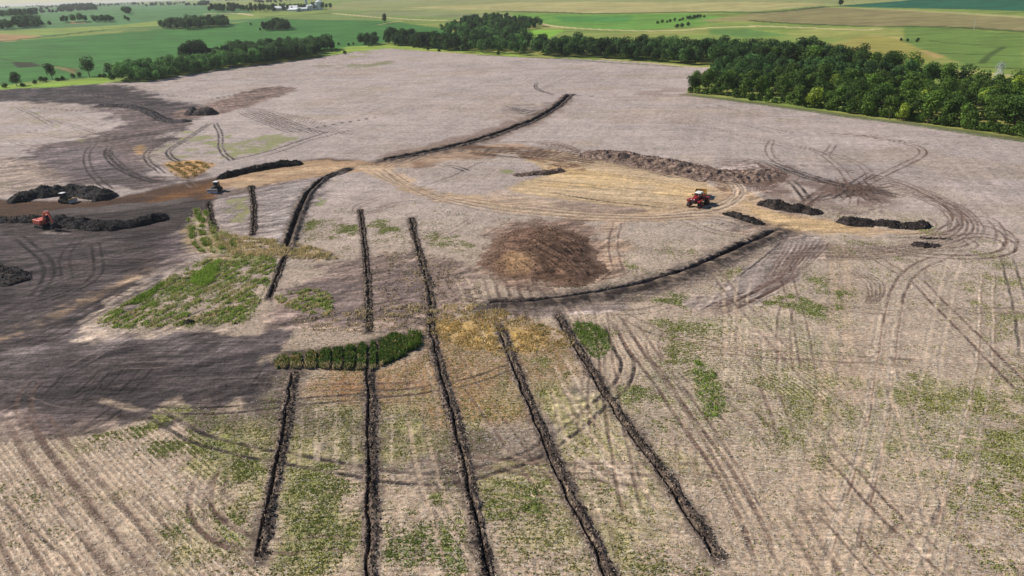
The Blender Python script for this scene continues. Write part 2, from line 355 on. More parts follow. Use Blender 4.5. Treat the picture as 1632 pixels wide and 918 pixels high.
# ---- weeds
def weeds(poly, w, soft=2.5, hue=.3, c=None, k=1., patch=.6, ns=3.5, **kw):
    paint(poly, c, soft, k, weed=w, hue=hue, patch=patch, nscale=ns, **kw)
weeds([(140, 690), (230, 655), (470, 650), (940, 620), (1080, 700), (1100, 1000), (430, 1000), (240, 830)], .50, 6, .2, c=lin(172, 160, 116), k=.9, patch=.3, ns=7)
weeds([(430, 700), (590, 700), (590, 900), (430, 880)], .7, 4, .25, c=lin(160, 156, 94), k=.85, patch=.5, ns=5)
weeds([(980, 490), (1340, 430), (1400, 600), (1700, 600), (1700, 820), (1250, 760), (1100, 720)], .42, 6, .2, c=lin(164, 152, 128), k=.8, patch=.5, ns=6)
weeds([(300, 200), (345, 200), (350, 240), (430, 208), (480, 220), (430, 245), (350, 256), (270, 252), (235, 245), (260, 222)], 0.98, 2, .6, patch=.7, ns=5)
weeds([(385, 222), (455, 212), (480, 224), (420, 240)], .8, 3, .6, patch=.4, ns=6)
weeds([(345, 225), (365, 205), (400, 230), (350, 245)], 1.00, 2, .6, patch=.5)
weeds([(500, 310), (530, 315), (520, 335), (490, 335)], 1.00, 1.5, .9, patch=.5)
weeds([(470, 350), (575, 345), (575, 380), (470, 385)], 0.98, 2, .5, patch=.6)
weeds([(590, 345), (650, 365), (650, 395), (590, 380)], 0.91, 2, .5, patch=.6); weeds([(670, 370), (760, 385), (760, 400), (675, 400)], 0.78, 2, .3, patch=.6)
weeds([(350, 320), (400, 310), (400, 350), (350, 360)], 0.78, 2, .3, patch=.6)
weeds([(295, 335), (330, 330), (335, 360), (385, 385), (380, 405), (300, 400)], 1.00, 1.5, .7, patch=.6)
weeds([(130, 525), (200, 480), (250, 450), (345, 405), (440, 402), (440, 440), (410, 480), (395, 520), (270, 525)], 1.00, 1.2, .75, patch=.6, ns=2, res=.8)
weeds([(435, 470), (530, 460), (530, 505), (470, 500)], 1.00, 1.2, .5, patch=.6, ns=2, res=.8)
weeds([(905, 508), (965, 515), (975, 560), (950, 580), (920, 550)], 1.00, 1.2, .75, patch=.2)
weeds([(960, 450), (1100, 460), (1110, 490), (1000, 480)], 0.85, 2, .7); weeds([(880, 440), (960, 450), (940, 465)], 0.91, 1.5, .7)
weeds([(1100, 570), (1130, 580), (1160, 630), (1140, 690), (1110, 640)], 1.00, 1.6, .85, patch=.4)
weeds([(980, 600), (1080, 640), (1080, 710), (1040, 700), (1000, 650)], 1.00, 1.5, .55, patch=.5)
weeds([(1030, 500), (1160, 520), (1170, 600), (1080, 600)], 0.78, 3, .4); weeds([(1210, 480), (1300, 440), (1345, 440), (1345, 500), (1260, 510)], 1.00, 2.5, .6, patch=.5)
weeds([(1110, 440), (1200, 420), (1160, 470)], 0.85, 2, .3, patch=.7); weeds([(1040, 395), (1140, 400), (1110, 430)], 0.78, 2, .3); weeds([(960, 420), (1060, 425), (1040, 450)], 0.78, 2, .5)
weeds([(150, 690), (235, 655), (430, 690), (440, 850), (370, 880), (250, 830)], 0.94, 3, .5, patch=.7)
weeds([(440, 700), (720, 770), (900, 760), (900, 918), (440, 918)], 0.78, 3, .45, patch=.5)
weeds([(610, 850), (730, 840), (740, 918), (600, 918)], 0.98, 1.5, .8, patch=.6); weeds([(900, 700), (1060, 760), (1100, 918), (990, 918)], 0.72, 3, .3, patch=.6)
weeds([(1190, 560), (1310, 600), (1632, 640), (1700, 780), (1500, 770), (1200, 700)], 0.65, 4, .25, patch=.6, ns=5)
weeds([(1230, 600), (1420, 600), (1700, 600), (1700, 800), (1480, 770), (1300, 720)], .6, 4, .2, patch=.5, ns=5, c=lin(158, 148, 108), k=.8)
weeds([(1395, 620), (1632, 610), (1700, 700), (1632, 780), (1500, 740)], 0.81, 3, .35, patch=.5, ns=4)
weeds([(1400, 640), (1632, 650), (1632, 700), (1420, 680)], 0.91, 2, .1, c=lin(140, 124, 88), k=.6, patch=.6, ns=5)
weeds([(1480, 780), (1700, 760), (1700, 940), (1500, 900)], 0.65, 3, .3, patch=.6); weeds([(1540, 400), (1632, 400), (1632, 560), (1560, 540)], 0.59, 3, .3, patch=.6)
weeds([(1330, 380), (1450, 390), (1420, 430), (1340, 420)], 0.65, 2, .5); weeds([(1420, 350), (1520, 362), (1500, 378), (1440, 372)], 0.78, 1.5, .3, patch=.6)
weeds([(890, 190), (950, 190), (930, 196)], 1.00, 1.2, .4, patch=.4); weeds([(770, 265), (830, 270), (800, 280)], 1.00, 1.2, .7, patch=.5)
weeds([(520, 180), (600, 190), (560, 190)], 0.91, 1.5, .6, patch=.5); weeds([(0, 170), (80, 165), (150, 220), (120, 230), (20, 190)], 0.65, 3, .2, patch=.6)
weeds([(-60, 260), (60, 290), (20, 312), (-60, 312)], 0.52, 3, .4, patch=.6); weeds([(480, 105), (620, 96), (640, 100), (560, 110)], 1.00, 5, .2, patch=.4, ns=9, c=lin(112, 116, 72), k=.7)
weeds([(520, 100), (610, 85), (600, 80), (560, 85)], 0.78, 5, .3, patch=.5, ns=9); weeds([(60, 157), (90, 157), (80, 166)], 1.00, 2, .5, patch=.4)
weeds([(1080, 520), (1300, 560), (1330, 610), (1200, 600), (1080, 560)], 0.39, 3, .3, patch=.6, row=1., res=1.)
weeds([(780, 600), (860, 560), (930, 570), (900, 620), (820, 640)], 0.78, 2, .25, patch=.6); weeds([(500, 650), (580, 660), (580, 700), (470, 690)], 0.78, 2, .35, patch=.6)
weeds([(600, 680), (720, 670), (730, 700), (610, 720)], 0.78, 2, .3, patch=.7); weeds([(840, 780), (870, 790), (870, 840), (830, 830)], 1.00, 1, .8, patch=.5)
weeds([(240, 650), (300, 640), (340, 680), (300, 700), (240, 690)], 0.78, 1.5, .3, patch=.6)

soil([(-60, 146), (180, 134), (240, 152), (300, 172), (200, 168), (0, 160)], lin(56, 49, 50), 2, k=.8, patch=.5, nscale=5)
soil([(150, 162), (250, 172), (300, 192), (270, 205), (220, 180)], lin(64, 58, 59), 2, k=.6, patch=.8, nscale=4)
soil([(0, 560), (180, 575), (430, 560), (430, 640), (250, 650), (120, 660), (0, 640)], lin(66, 60, 61), 3, k=.7, patch=.4, nscale=6)
soil([(-60, 400), (100, 420), (120, 480), (0, 540), (-60, 540)], lin(56, 50, 50), 3, k=.8, patch=.5, nscale=3)
soil([(440, 600), (470, 600), (470, 640), (700, 680), (860, 670), (870, 730), (700, 762), (600, 752), (440, 722), (300, 698), (250, 665), (400, 645)], lin(98, 84, 74), 3, k=.7, res=.5, weed=.35, row=.3, patch=.35, nscale=5, region=0)
soil([(470, 592), (680, 575), (700, 500), (860, 505), (930, 560), (925, 620), (860, 660), (800, 672), (700, 672), (560, 655), (470, 640)], lin(158, 124, 86), 2.5, k=.75, res=.7, weed=.4, row=.3, hue=.1, patch=.5, nscale=6, region=0)
soil([(480, 600), (580, 598), (690, 600), (700, 650), (590, 648), (480, 632)], lin(160, 116, 80), 2, k=.6, res=.6, weed=.2, patch=.5, region=0)
soil([(690, 510), (780, 512), (880, 530), (870, 560), (790, 560), (700, 545)], lin(196, 162, 96), 1.5, k=.9, res=.6, region=0)
soil([(1195, 300), (1300, 285), (1400, 300), (1440, 325), (1350, 345), (1230, 325)], lin(112, 92, 84), 4, k=.6, res=.2, patch=.5, nscale=4, region=0)
soil([(600, 250), (700, 225), (780, 205), (860, 178), (900, 155), (915, 158), (860, 200), (780, 228), (700, 248), (620, 262)], lin(128, 106, 92), 3, k=.7, res=.2, region=0)
soil([(790, 170), (850, 165), (890, 160), (870, 182), (820, 184)], lin(112, 96, 88), 3, k=.6, patch=.8, nscale=3, res=.3, region=0)
soil([(960, 150), (1060, 138), (1110, 148), (1080, 162), (990, 165)], lin(146, 124, 114), 6, k=.6, patch=.4, res=.4, region=0)
soil([(960, 145), (1100, 136)], MID, 1) if False else None
soil([(770, 475), (850, 470), (990, 452), (1130, 410), (1240, 358), (1256, 372), (1150, 440), (1000, 488), (850, 502), (770, 500)], lin(124, 106, 96), 2.5, k=.7, res=.2, region=0)
road([(640, 262), (720, 246), (800, 236), (900, 240), (960, 252), (900, 262), (800, 250), (720, 258), (650, 272)], lin(128, 98, 76), 2, k=.75, patch=.35, nscale=5)
paint([(690, 232), (760, 229), (850, 236), (930, 250), (960, 262), (900, 262), (820, 248), (740, 240)], lin(96, 68, 50), 1.6, k=.8, res=0, weed=0, row=0, patch=.5, nscale=4)
paint([(860, 262), (940, 270), (1060, 284), (1125, 302), (1090, 324), (980, 320), (880, 306), (840, 290)], lin(216, 184, 134), 3, k=.7, res=0, weed=0, row=0, patch=.4, nscale=7)
paint([(1080, 262), (1140, 270), (1180, 290), (1170, 312), (1140, 300), (1120, 282)], lin(186, 156, 128), 2, k=.8, res=0, weed=0, row=0)
road([(600, 262), (640, 276), (680, 304), (760, 318), (860, 330), (960, 340), (1060, 338), (1130, 328), (1120, 338), (1040, 350), (940, 350), (820, 338), (700, 322), (650, 302), (600, 275)], lin(196, 168, 138), 1.8, k=.85, patch=.25, nscale=6)
soil([(1130, 300), (1180, 288), (1225, 262), (1250, 275), (1225, 305), (1190, 318)], lin(118, 92, 78), 2, k=.7, patch=.3, nscale=4)
soil([(1160, 345), (1240, 350), (1300, 364), (1250, 380), (1160, 372)], lin(142, 116, 98), 2.5, k=.6, patch=.5, nscale=4)
soil([(-60, 350), (60, 344), (180, 336), (280, 322), (335, 314), (345, 322), (310, 345), (290, 372), (180, 372), (-60, 372)], lin(70, 62, 60), 1.5)
soil([(100, 300), (180, 292), (290, 288), (345, 280), (330, 272), (250, 288), (180, 284)], lin(98, 86, 83), 2, k=.8)
soil([(440, 566), (480, 556), (560, 544), (600, 536), (668, 532), (668, 560), (596, 588), (440, 588)], lin(52, 46, 38), 1., k=.85, region=0)
def streak(ang, lx, ly, sd, amp, m):
    c_, s_ = math.cos(R(ang)), math.sin(R(ang)); a_ = GX[m] * c_ + GY[m] * s_; b_ = -GX[m] * s_ + GY[m] * c_
    v_ = fbm(a_ / lx, b_ / ly, sd, 3); col[m] *= (1 + amp * 2.2 * (v_ - .5))[:, None].astype(np.float32); GZ[m] += .12 * (v_ - .5) * (1 - sstep(200, 420, GR[m]))
mb = np.where(reg == 1)[0]; streak(25, 16, .9, 501, .62, mb); streak(60, 14, .8, 502, .4, mb); streak(-8, 22, .7, 503, .4, mb); streak(20, 30, 3.0, 510, .5, mb)
mb = np.where(reg == 2)[0]; streak(8, 30, 1.2, 504, .32, mb); streak(-14, 30, 1.2, 505, .22, mb)
mb = np.where(reg == 3)[0]; streak(-24, 40, 1.6, 506, .28, mb); streak(-16, 40, 2.4, 507, .22, mb)
mb = np.where((reg == 0) & ang_in)[0]; streak(-12, 60, 2.2, 508, .16, mb); streak(72, 50, 1.6, 509, .10, mb)
# ---- wheel tracks
T = track
T([(218, 652), (300, 656), (400, 650), (500, 638), (600, 630), (700, 618), (760, 605), (840, 575)], 1.9, .45, .95)
T([(240, 655), (290, 688), (360, 712), (440, 727), (520, 742), (600, 757), (680, 766), (760, 755), (830, 735), (890, 700), (960, 645), (995, 610), (1003, 575), (985, 550), (970, 510)], 2.2, .6, .9)
T([(345, 730), (318, 775), (318, 820), (360, 855), (420, 880)], 2.6, .6, .8, 'b'); T([(360, 740), (335, 790), (345, 840), (420, 875), (520, 862), (600, 870)], 2.2, .5, .6, 'b')
T([(975, 500), (1015, 560), (1055, 610), (1095, 670), (1140, 730), (1190, 810), (1230, 918)], 2.4, .6, .75, 'b'); T([(1000, 510), (1050, 580), (1110, 660), (1160, 740), (1210, 830)], 2.4, .5, .55, 'b')
T([(980, 495), (1040, 530), (1100, 540), (1180, 560), (1230, 620), (1260, 720)], 2.4, .5, .5, 'b'); T([(1060, 520), (1035, 540), (1045, 570), (1100, 620), (1170, 700)], 2.2, .4, .5, 'b')
T([(20, 660), (90, 770), (160, 860), (215, 930)], 2.6, .8, .6, 'b'); T([(55, 660), (130, 760), (220, 860), (280, 930)], 2.4, .7, .55, 'b'); T([(-10, 800), (60, 930)], 2.4, .6, .55, 'b')
T([(-10, 790), (60, 850), (120, 900)], 0, .35, .6, 'd'); T([(60, 690), (30, 640), (60, 600)], 2, .6, .5, 'b')
T([(1335, 390), (1338, 500), (1328, 600), (1312, 700), (1300, 800), (1285, 930)], 2.6, 1.3, .55, 't'); T([(1520, 402), (1460, 425), (1428, 460), (1412, 560), (1395, 700), (1365, 800), (1330, 930)], 2.6, .5, .7, 'b')
T([(1422, 470), (1407, 560), (1390, 700), (1360, 800), (1325, 930)], 2.6, .7, .65, 'l'); T([(1572, 430), (1570, 560), (1558, 650), (1530, 760), (1480, 930)], 2.2, .35, .8, 'l')
T([(1576, 430), (1574, 560), (1562, 650), (1534, 760), (1484, 930)], 2.2, .3, .5, 'b'); T([(1455, 440), (1520, 505), (1580, 568), (1650, 640)], 2.6, .55, .75, 'b')
T([(1370, 395), (1420, 425), (1460, 445)], 2.2, .4, .6, 'b'); T([(1602, 405), (1618, 450), (1632, 520), (1640, 580)], 2.4, .45, .65, 'd'); T([(1500, 780), (1440, 850), (1400, 930)], 2.4, .5, .4, 'b')
T([(1230, 268), (1300, 262), (1380, 278), (1440, 290), (1500, 318), (1530, 345), (1520, 365), (1450, 378), (1400, 376)], 2.3, .6, .7, 'b')
for k_ in range(6): T([(1240 + 5 * k_, 345 + k_), (1330, 300 - 4 * k_), (1450, 305 - 3 * k_), (1530 + 6 * k_, 345), (1500 + 12 * k_, 378 + 2 * k_), (1400, 395 + 3 * k_), (1290, 392 + 4 * k_)], 2.3, .5, .55, 'b')
T([(1490, 388), (1560, 372), (1612, 385), (1608, 402), (1560, 412), (1470, 408), (1400, 396), (1340, 380)], 2.4, .6, .8, 'b'); T([(1520, 350), (1590, 360), (1620, 385), (1600, 408), (1500, 412)], 2.2, .6, .7, 'b')
T([(1470, 372), (1540, 380), (1560, 395), (1500, 400), (1430, 392)], 2, .5, .6, 'b'); T([(1460, 345), (1490, 355), (1480, 370)], 2, .6, .6, 'b'); T([(1530, 350), (1580, 345), (1600, 372), (1590, 395)], 2, .5, .6, 'b')
T([(1215, 255), (1290, 280), (1350, 298), (1400, 306), (1450, 316)], 2.6, .9, .85); T([(1230, 262), (1310, 290), (1380, 300), (1430, 310)], 2.6, .9, .7)
T([(1330, 322), (1370, 300), (1420, 272), (1465, 252), (1476, 240), (1450, 229), (1390, 218), (1335, 212)], 2.3, .6, .8, 'b'); T([(1180, 228), (1290, 233), (1335, 262), (1365, 300), (1360, 330)], 2.2, .5, .6, 'b')
T([(1260, 312), (1310, 322), (1350, 300), (1390, 275)], 2.2, .6, .8); T([(1256, 286), (1275, 300), (1290, 325)], 2.2, .9, .8); T([(1315, 250), (1330, 228)], 2.2, .5, .7, 'b')
T([(1210, 222), (1232, 222), (1222, 240), (1240, 262), (1290, 275)], 2.2, .5, .65, 'b'); T([(1050, 190), (1140, 205), (1210, 222), (1290, 235), (1380, 262), (1390, 290)], 2.2, .5, .5, 'b')
T([(1210, 200), (1270, 215), (1340, 212), (1500, 232)], 0, .6, .6, 'b'); T([(1110, 185), (1190, 200), (1240, 215)], 0, .6, .5, 'b')
rs = random.Random(3)
for k_ in range(36):
    a = rs.uniform(0, 6.28); cx, cy = 1362 + rs.uniform(-25, 25), 304 + rs.uniform(-8, 10); L = rs.uniform(40, 110); b = rs.uniform(-14, 14)
    dx, dy = math.cos(a) * L, math.sin(a) * L * .32
    T([(cx - dx * .4, cy - dy * .4), (cx + b, cy + b * .3), (cx + dx * .6, cy + dy * .6)], 2.2, .55, .7, 'b' if k_ % 3 else 'd')
for k_ in range(5): T([(1140, 252 + k_ * 3), (1205, 255 + k_ * 3), (1236 + k_ * 4, 272), (1225 + k_ * 3, 290 + k_ * 2), (1180, 300 + k_ * 2)], 2.4, .6, .8, 'b')
for k_ in range(4): T([(1060, 335 + 4 * k_), (1150, 326 + 3 * k_), (1180 + 3 * k_, 308), (1165, 290 - 2 * k_), (1110, 272 - k_)], 2.4, .7, .6, 'l' if k_ % 2 else 'b')
T([(560, 345), (650, 318), (800, 322), (900, 336), (1000, 348), (1100, 345), (1180, 360)], 3, .6, .5, 'b'); T([(1080, 345), (1130, 368), (1200, 378), (1280, 380)], 2.4, .5, .6, 'b')
for k_ in range(6): T([(690 + 8 * k_, 242 - k_), (760, 236 + k_), (830, 234 + 2 * k_), (890, 240 + 3 * k_), (950, 250 + 3 * k_)], 2.4, .8, .55, 'd' if k_ in (1, 4) else 'b')
for k_ in range(4): T([(850, 228), (895, 228 + k_ * 2), (920 + k_ * 3, 240), (905, 246)], 2, .5, .6, 'b')
T([(740, 244), (790, 247), (850, 253)], 1.5, .9, .8); T([(660, 302), (715, 283), (775, 255)], 0, .4, .8); T([(700, 262), (735, 268), (750, 275)], 2, .7, .8); T([(680, 245), (640, 255), (600, 258)], 2.2, .6, .6, 'b')
for k_ in range(9): T([(820 + k_ * 6, 248 + k_ * 8), (950, 262 + k_ * 7), (1060, 276 + k_ * 6), (1120 - k_ * 4, 292 + k_ * 4)], 2.6, .5, .45, ('t', 'l', 'b')[k_ % 3])
T([(870, 306), (960, 318), (1062, 330)], 0, .7, .95, 'k', dz=-.2); T([(960, 256), (1050, 270), (1120, 290)], 0, .6, .8, 'd'); T([(900, 245), (1000, 262), (1090, 285)], 2, .5, .6, 'b')
T([(150, 228), (135, 248), (145, 278), (178, 305)], 2.2, .6, .9); T([(175, 232), (168, 250), (195, 272), (240, 290), (285, 290)], 2., .8, 1., 'k'); T([(172, 238), (180, 255), (215, 280), (260, 292)], 2, .6, .9, 'd')
T([(300, 202), (262, 224), (235, 240), (232, 256), (262, 278)], 1.8, .7, .85); T([(336, 195), (300, 221), (270, 237), (267, 248), (288, 260)], 1.7, .8, 1., 'k'); T([(342, 195), (353, 215), (350, 240), (372, 258)], 1.8, .7, 1., 'k')
T([(360, 258), (430, 241), (480, 224), (530, 208)], 0, 1.1, 1., 'k', dz=-.2); T([(420, 250), (500, 222), (565, 206)], 0, .7, .8); T([(440, 214), (520, 200), (605, 186)], 2, .5, .8)
for k_ in range(7): T([(372 + 8 * k_, 166 + 5 * k_), (430 + 10 * k_, 178 + 5 * k_), (500 + 12 * k_, 190 + 4 * k_)], 2, .5, .6, 'b' if k_ % 2 else 'd')
for k_ in range(4): T([(380 + 14 * k_, 178), (420 + 16 * k_, 196), (470 + 16 * k_, 214)], 2, .5, .7, 'd')
T([(200, 135), (330, 128), (450, 122)], 3, .8, .5, 'b'); T([(330, 160), (400, 145), (470, 140)], 3, 1.2, .6, 'd'); T([(340, 172), (430, 152), (480, 143)], 0, 1.2, .7, 'd')
T([(25, 375), (58, 398), (82, 425), (72, 455), (50, 480)], 2.2, .8, .9, 'k'); T([(150, 385), (162, 425), (148, 448), (100, 470), (40, 490)], 2., .6, .9, 'k'); T([(130, 375), (100, 410), (110, 450)], 2.2, .6, .6, 'k')
for k_, (a, b) in enumerate([((180, 580), (118, 640)), ((208, 578), (150, 636)), ((246, 574), (186, 640)), ((110, 590), (60, 640)), ((70, 600), (30, 640)), ((425, 580), (395, 620)), ((200, 640), (130, 690))]): T([a, ((a[0] + b[0]) / 2, (a[1] + b[1]) / 2), b], 0 if k_ % 2 else 2.2, .45, .9, 'k')
rs = random.Random(11)
for k_ in range(46):
    x, y = rs.uniform(-20, 340), rs.uniform(470, 650); L = rs.uniform(60, 200); s_ = -.42 if y < 545 else (-.05 if x > 120 else -.6)
    T([(x, y), (x + L / 2, y + s_ * L / 2), (x + L, y + s_ * L)], 2.2, .4, rs.uniform(.3, .7), rs.choice('dkkg'))
for k_ in range(38):
    x, y = rs.uniform(-10, 260), rs.uniform(362, 470); T([(x, y), (x + 20, y + 4), (x + rs.uniform(40, 90), y + rs.uniform(-12, 12))], 2.2, .4, .5, rs.choice('dkb'))
for k_ in range(30):
    x, y = rs.uniform(-10, 250), rs.uniform(146, 285); L = rs.uniform(40, 110); a = rs.gauss(.1, .25)
    T([(x, y), (x + L / 2, y + L * a * .4), (x + L, y + L * a)], 2.4, .5, rs.uniform(.3, .6), rs.choice('kdbg'))
for k_ in range(9):
    T([(560 + 8 * k_, 262 + k_), (700, 244 - k_), (860, 231 + 2 * k_), (980, 248 + 2 * k_), (1090, 268 + 2 * k_), (1160 + 3 * k_, 292 + k_)], 2.6, .6, .5, 'bdt'[k_ % 3])
for k_ in range(7):
    T([(590 + 4 * k_, 270), (650 + 3 * k_, 300 + k_), (760, 322 + 2 * k_), (900, 336 + 2 * k_), (1040, 345 + k_), (1140, 332 + 2 * k_), (1200, 345 + 3 * k_)], 2.6, .6, .45, 'blt'[k_ % 3])
T([(0, 612), (50, 635), (110, 652), (160, 650)], 0, .3, .4, 'g'); T([(145, 632), (180, 645), (240, 655)], 0, 1.2, .6, 't'); T([(240, 655), (290, 662)], 0, .8, .8, 't')
for k_ in range(7): T([(1318 - k_ * 9, 382 + k_), (1282 - k_ * 8, 425 + k_ * 3), (1220 - k_ * 6, 468 + k_ * 3), (1120, 492 + k_ * 2)], 2.2, .45, .6, 'b')
T([(1248, 382), (1215, 415), (1170, 445)], 0, .4, .9, 'k'); T([(1110, 500), (1150, 478), (1200, 460)], 0, .4, .8, 'd')
for k_ in range(5): T([(1345 + 6 * k_, 430), (1375 + 8 * k_, 445), (1390 + 6 * k_, 470), (1372 + 3 * k_, 492)], 0, .4, .6, 'b')
T([(590, 395), (700, 380), (760, 345)], 2, .5, .5, 'b'); T([(640, 320), (580, 345), (560, 330), (620, 310)], 2, .5, .6, 'b'); T([(480, 298), (520, 312), (600, 318)], 2, .4, .4, 'b')
for k_ in range(4): T([(770 + 18 * k_, 430), (790 + 17 * k_, 470), (800 + 18 * k_, 520)], 2, .6, .5, 'b')
T([(1090, 480), (1010, 500), (950, 498)], 2.2, .5, .6, 'b'); T([(985, 350), (975, 400), (990, 440)], 2.2, .5, .6, 'b'); T([(730, 480), (700, 450), (720, 400)], 2.2, .5, .5, 'b')
for k_ in range(5): T([(490 + 30 * k_, 640), (492 + 30 * k_, 690), (490 + 30 * k_, 760)], 2.2, .4, .35, 'l')
for k_ in range(4): T([(470, 610 + 10 * k_), (580, 606 + 10 * k_), (700, 604 + 9 * k_)], 2.2, .4, .5, 'b')
for k_ in range(4): T([(470, 750 + 42 * k_), (700, 752 + 42 * k_), (930, 760 + 42 * k_)], 2.2, .4, .12, 'b')
for k_ in range(5): T([(620 + 18 * k_, 790), (625 + 20 * k_, 860), (630 + 22 * k_, 930)], 2.2, .5, .35, 'b' if k_ % 2 else 'l')
T([(860, 600), (900, 740), (960, 860)], 2.2, .5, .5, 't'); T([(880, 560), (960, 700), (1050, 850)], 2.4, .6, .5, 'l')
rs = random.Random(21)
for k_ in range(60):
    x, y = rs.uniform(620, 1640), rs.uniform(400, 880); L = rs.uniform(120, 420); a = rs.choice([rs.gauss(1.45, .15), rs.gauss(1.0, .2), rs.gauss(.12, .1)])
    T([(x, y), (x + math.cos(a) * L * .5 + rs.uniform(-12, 12), y + math.sin(a) * L * .45), (x + math.cos(a) * L, y + math.sin(a) * L * .9)], 2.4, rs.uniform(.35, .7), rs.uniform(.3, .6), rs.choice('btl'))
for k_ in range(22):
    x, y = rs.uniform(480, 1600), rs.uniform(110, 330); L = rs.uniform(60, 260); a = rs.choice([rs.gauss(.15, .15), rs.gauss(-.3, .2)])
    T([(x, y), (x + math.cos(a) * L * .5, y + math.sin(a) * L * .3 + rs.uniform(-4, 4)), (x + math.cos(a) * L, y + math.sin(a) * L * .5)], 2.4, .6, rs.uniform(.2, .45), rs.choice('btd'))
for k_ in range(16):
    x, y = rs.uniform(-10, 420), rs.uniform(690, 900); L = rs.uniform(60, 200); a = rs.gauss(.9, .12)
    T([(x, y), (x + math.cos(a) * L, y + math.sin(a) * L)], 2.2, .5, rs.uniform(.25, .45), rs.choice('btl'))
T([(855, 132), (852, 142), (885, 152)], 1.5, .8, .8); T([(905, 152), (960, 154)], 0, .8, .8, 'd')
for k_ in range(6): T([(800 + 6 * k_, 168 + 3 * k_), (830, 174 + 2 * k_), (866, 178 + k_)], 0, .9, .7, 'd')
T([(760, 236), (735, 225), (780, 212), (860, 188)], 2, 1., .5, 'b')

# ---- rows of the old crop, contour-ploughed: arcs in the middle and right, straight at the left
a1, a2 = P([(700, 800), (760, 800)]); b1, b2 = P([(1380, 661), (1440, 668)])
t1 = (a2 - a1) / np.linalg.norm(a2 - a1); t2 = (b2 - b1) / np.linalg.norm(b2 - b1)
nn1 = np.array([-t1[1], t1[0]]); nn2 = np.array([-t2[1], t2[0]])
try: sol = np.linalg.solve(np.c_[nn1, -nn2], b1 - a1); CC = a1 + nn1 * sol[0]
except Exception: CC = a1 - nn1 * 400
U = np.hypot(GX - CC[0], GY - CC[1]); V = np.arctan2(GX - CC[0], GY - CC[1]) * np.clip(np.hypot(*(a1 - CC)), 50, 3000)
l1, l2 = P([(60, 720), (215, 905)]); tl = (l2 - l1) / np.linalg.norm(l2 - l1)
zl = np.vstack([P([(-300, 560), (120, 640), (250, 640), (330, 700), (420, 930)]), [[-30, 20], [-200, 20]]])
inl = inside(GX, GY, zl)
U[inl] = (GX * -tl[1] + GY * tl[0])[inl]; V[inl] = (GX * tl[0] + GY * tl[1])[inl]
c2 = P([(1180, 640)])[0]; cz = inside(GX, GY, P([(1060, 520), (1180, 505), (1330, 560), (1320, 640), (1180, 620), (1090, 600)]))
U[cz] = np.hypot(GX - c2[0], GY - c2[1])[cz]; V[cz] = (np.arctan2(GY - c2[1], GX - c2[0]) * 20)[cz]
msk[cz, 2] = np.maximum(msk[cz, 2], .9)
msk[inl, 2] = np.where(msk[inl, 2] > .3, .85, msk[inl, 2])
rowv = np.stack([U, V, np.zeros(NV)], 1).astype(np.float32)

# ---- small relief of the tilled soil
fine = 1 - sstep(140, 420, GR)
GZ += (0.10 * (fbm(GX / 1.6, GY / 1.6, 13, 3) - .5) + 0.05 * (vnoise(GX / .5, GY / .5, 14) - .5)) * fine
GZ += 0.5 * (fbm(GX / 14, GY / 14, 15, 2) - .5) * (1 - sstep(300, 600, GR))
site_m = (reg == 0) & ang_in
GZ += np.where(site_m, 0.05 * np.sin(U * 2 * math.pi / 0.76) * fine * msk[:, 2], 0)
bare = (reg == 1)
GZ += np.where(bare, 0.22 * (fbm(GX / 2.2 + GY / 9, GY / 2.2 - GX / 5, 16, 3) - .5) * (1 - sstep(180, 400, GR)), 0)
for m_ in (GX, GY): pass

def tilt(x, y):                                # large-scale ground height for things that stand on it
    x = np.asarray(x, float); y = np.asarray(y, float); r = np.hypot(x, y)
    return hbase(x, y) + 0.5 * (fbm(x / 14, y / 14, 15, 2) - .5) * (1 - sstep(300, 600, r))

# ------------------------------------------------------------------ materials
def new_mat(name):
    m = bpy.data.materials.new(name); m.use_nodes = True
    return m, m.node_tree.nodes, m.node_tree.links

def N(nodes, t, **kw):
    n = nodes.new(t)
    for k, v in kw.items(): setattr(n, k, v)
    return n

def math_(nodes, links, op, a, b=None, clamp=False):
    n = nodes.new('ShaderNodeMath'); n.operation = op; n.use_clamp = clamp
    for i, v in enumerate((a, b)):
        if v is None: continue
        if isinstance(v, (int, float)): n.inputs[i].default_value = v
        else: links.new(v, n.inputs[i])
    return n.outputs[0]

def ramp01(nodes, links, v, a, b, lo=0.0, hi=1.0):
    n = nodes.new('ShaderNodeMapRange'); n.interpolation_type = 'SMOOTHSTEP'
    for i, q in ((0, v), (1, a), (2, b), (3, lo), (4, hi)):
        if isinstance(q, (int, float)): n.inputs[i].default_value = q
        else: links.new(q, n.inputs[i])
    return n.outputs[0]

def mixc(nodes, links, f, a, b, mode='MIX'):
    n = nodes.new('ShaderNodeMix'); n.data_type = 'RGBA'; n.blend_type = mode
    for s, v in ((n.inputs[0], f), (n.inputs[6], a), (n.inputs[7], b)):
        if isinstance(v, (int, float)): s.default_value = v
        elif isinstance(v, (tuple, list, np.ndarray)): s.default_value = tuple(v)[:3] + (1,)
        else: links.new(v, s)
    return n.outputs[2]

def noise(nodes, links, vec, scale, detail=2, rough=.5):
    n = nodes.new('ShaderNodeTexNoise'); n.inputs['Scale'].default_value = scale
    n.inputs['Detail'].default_value = detail; n.inputs['Roughness'].default_value = rough
    links.new(vec, n.inputs['Vector']); return n.outputs[0]

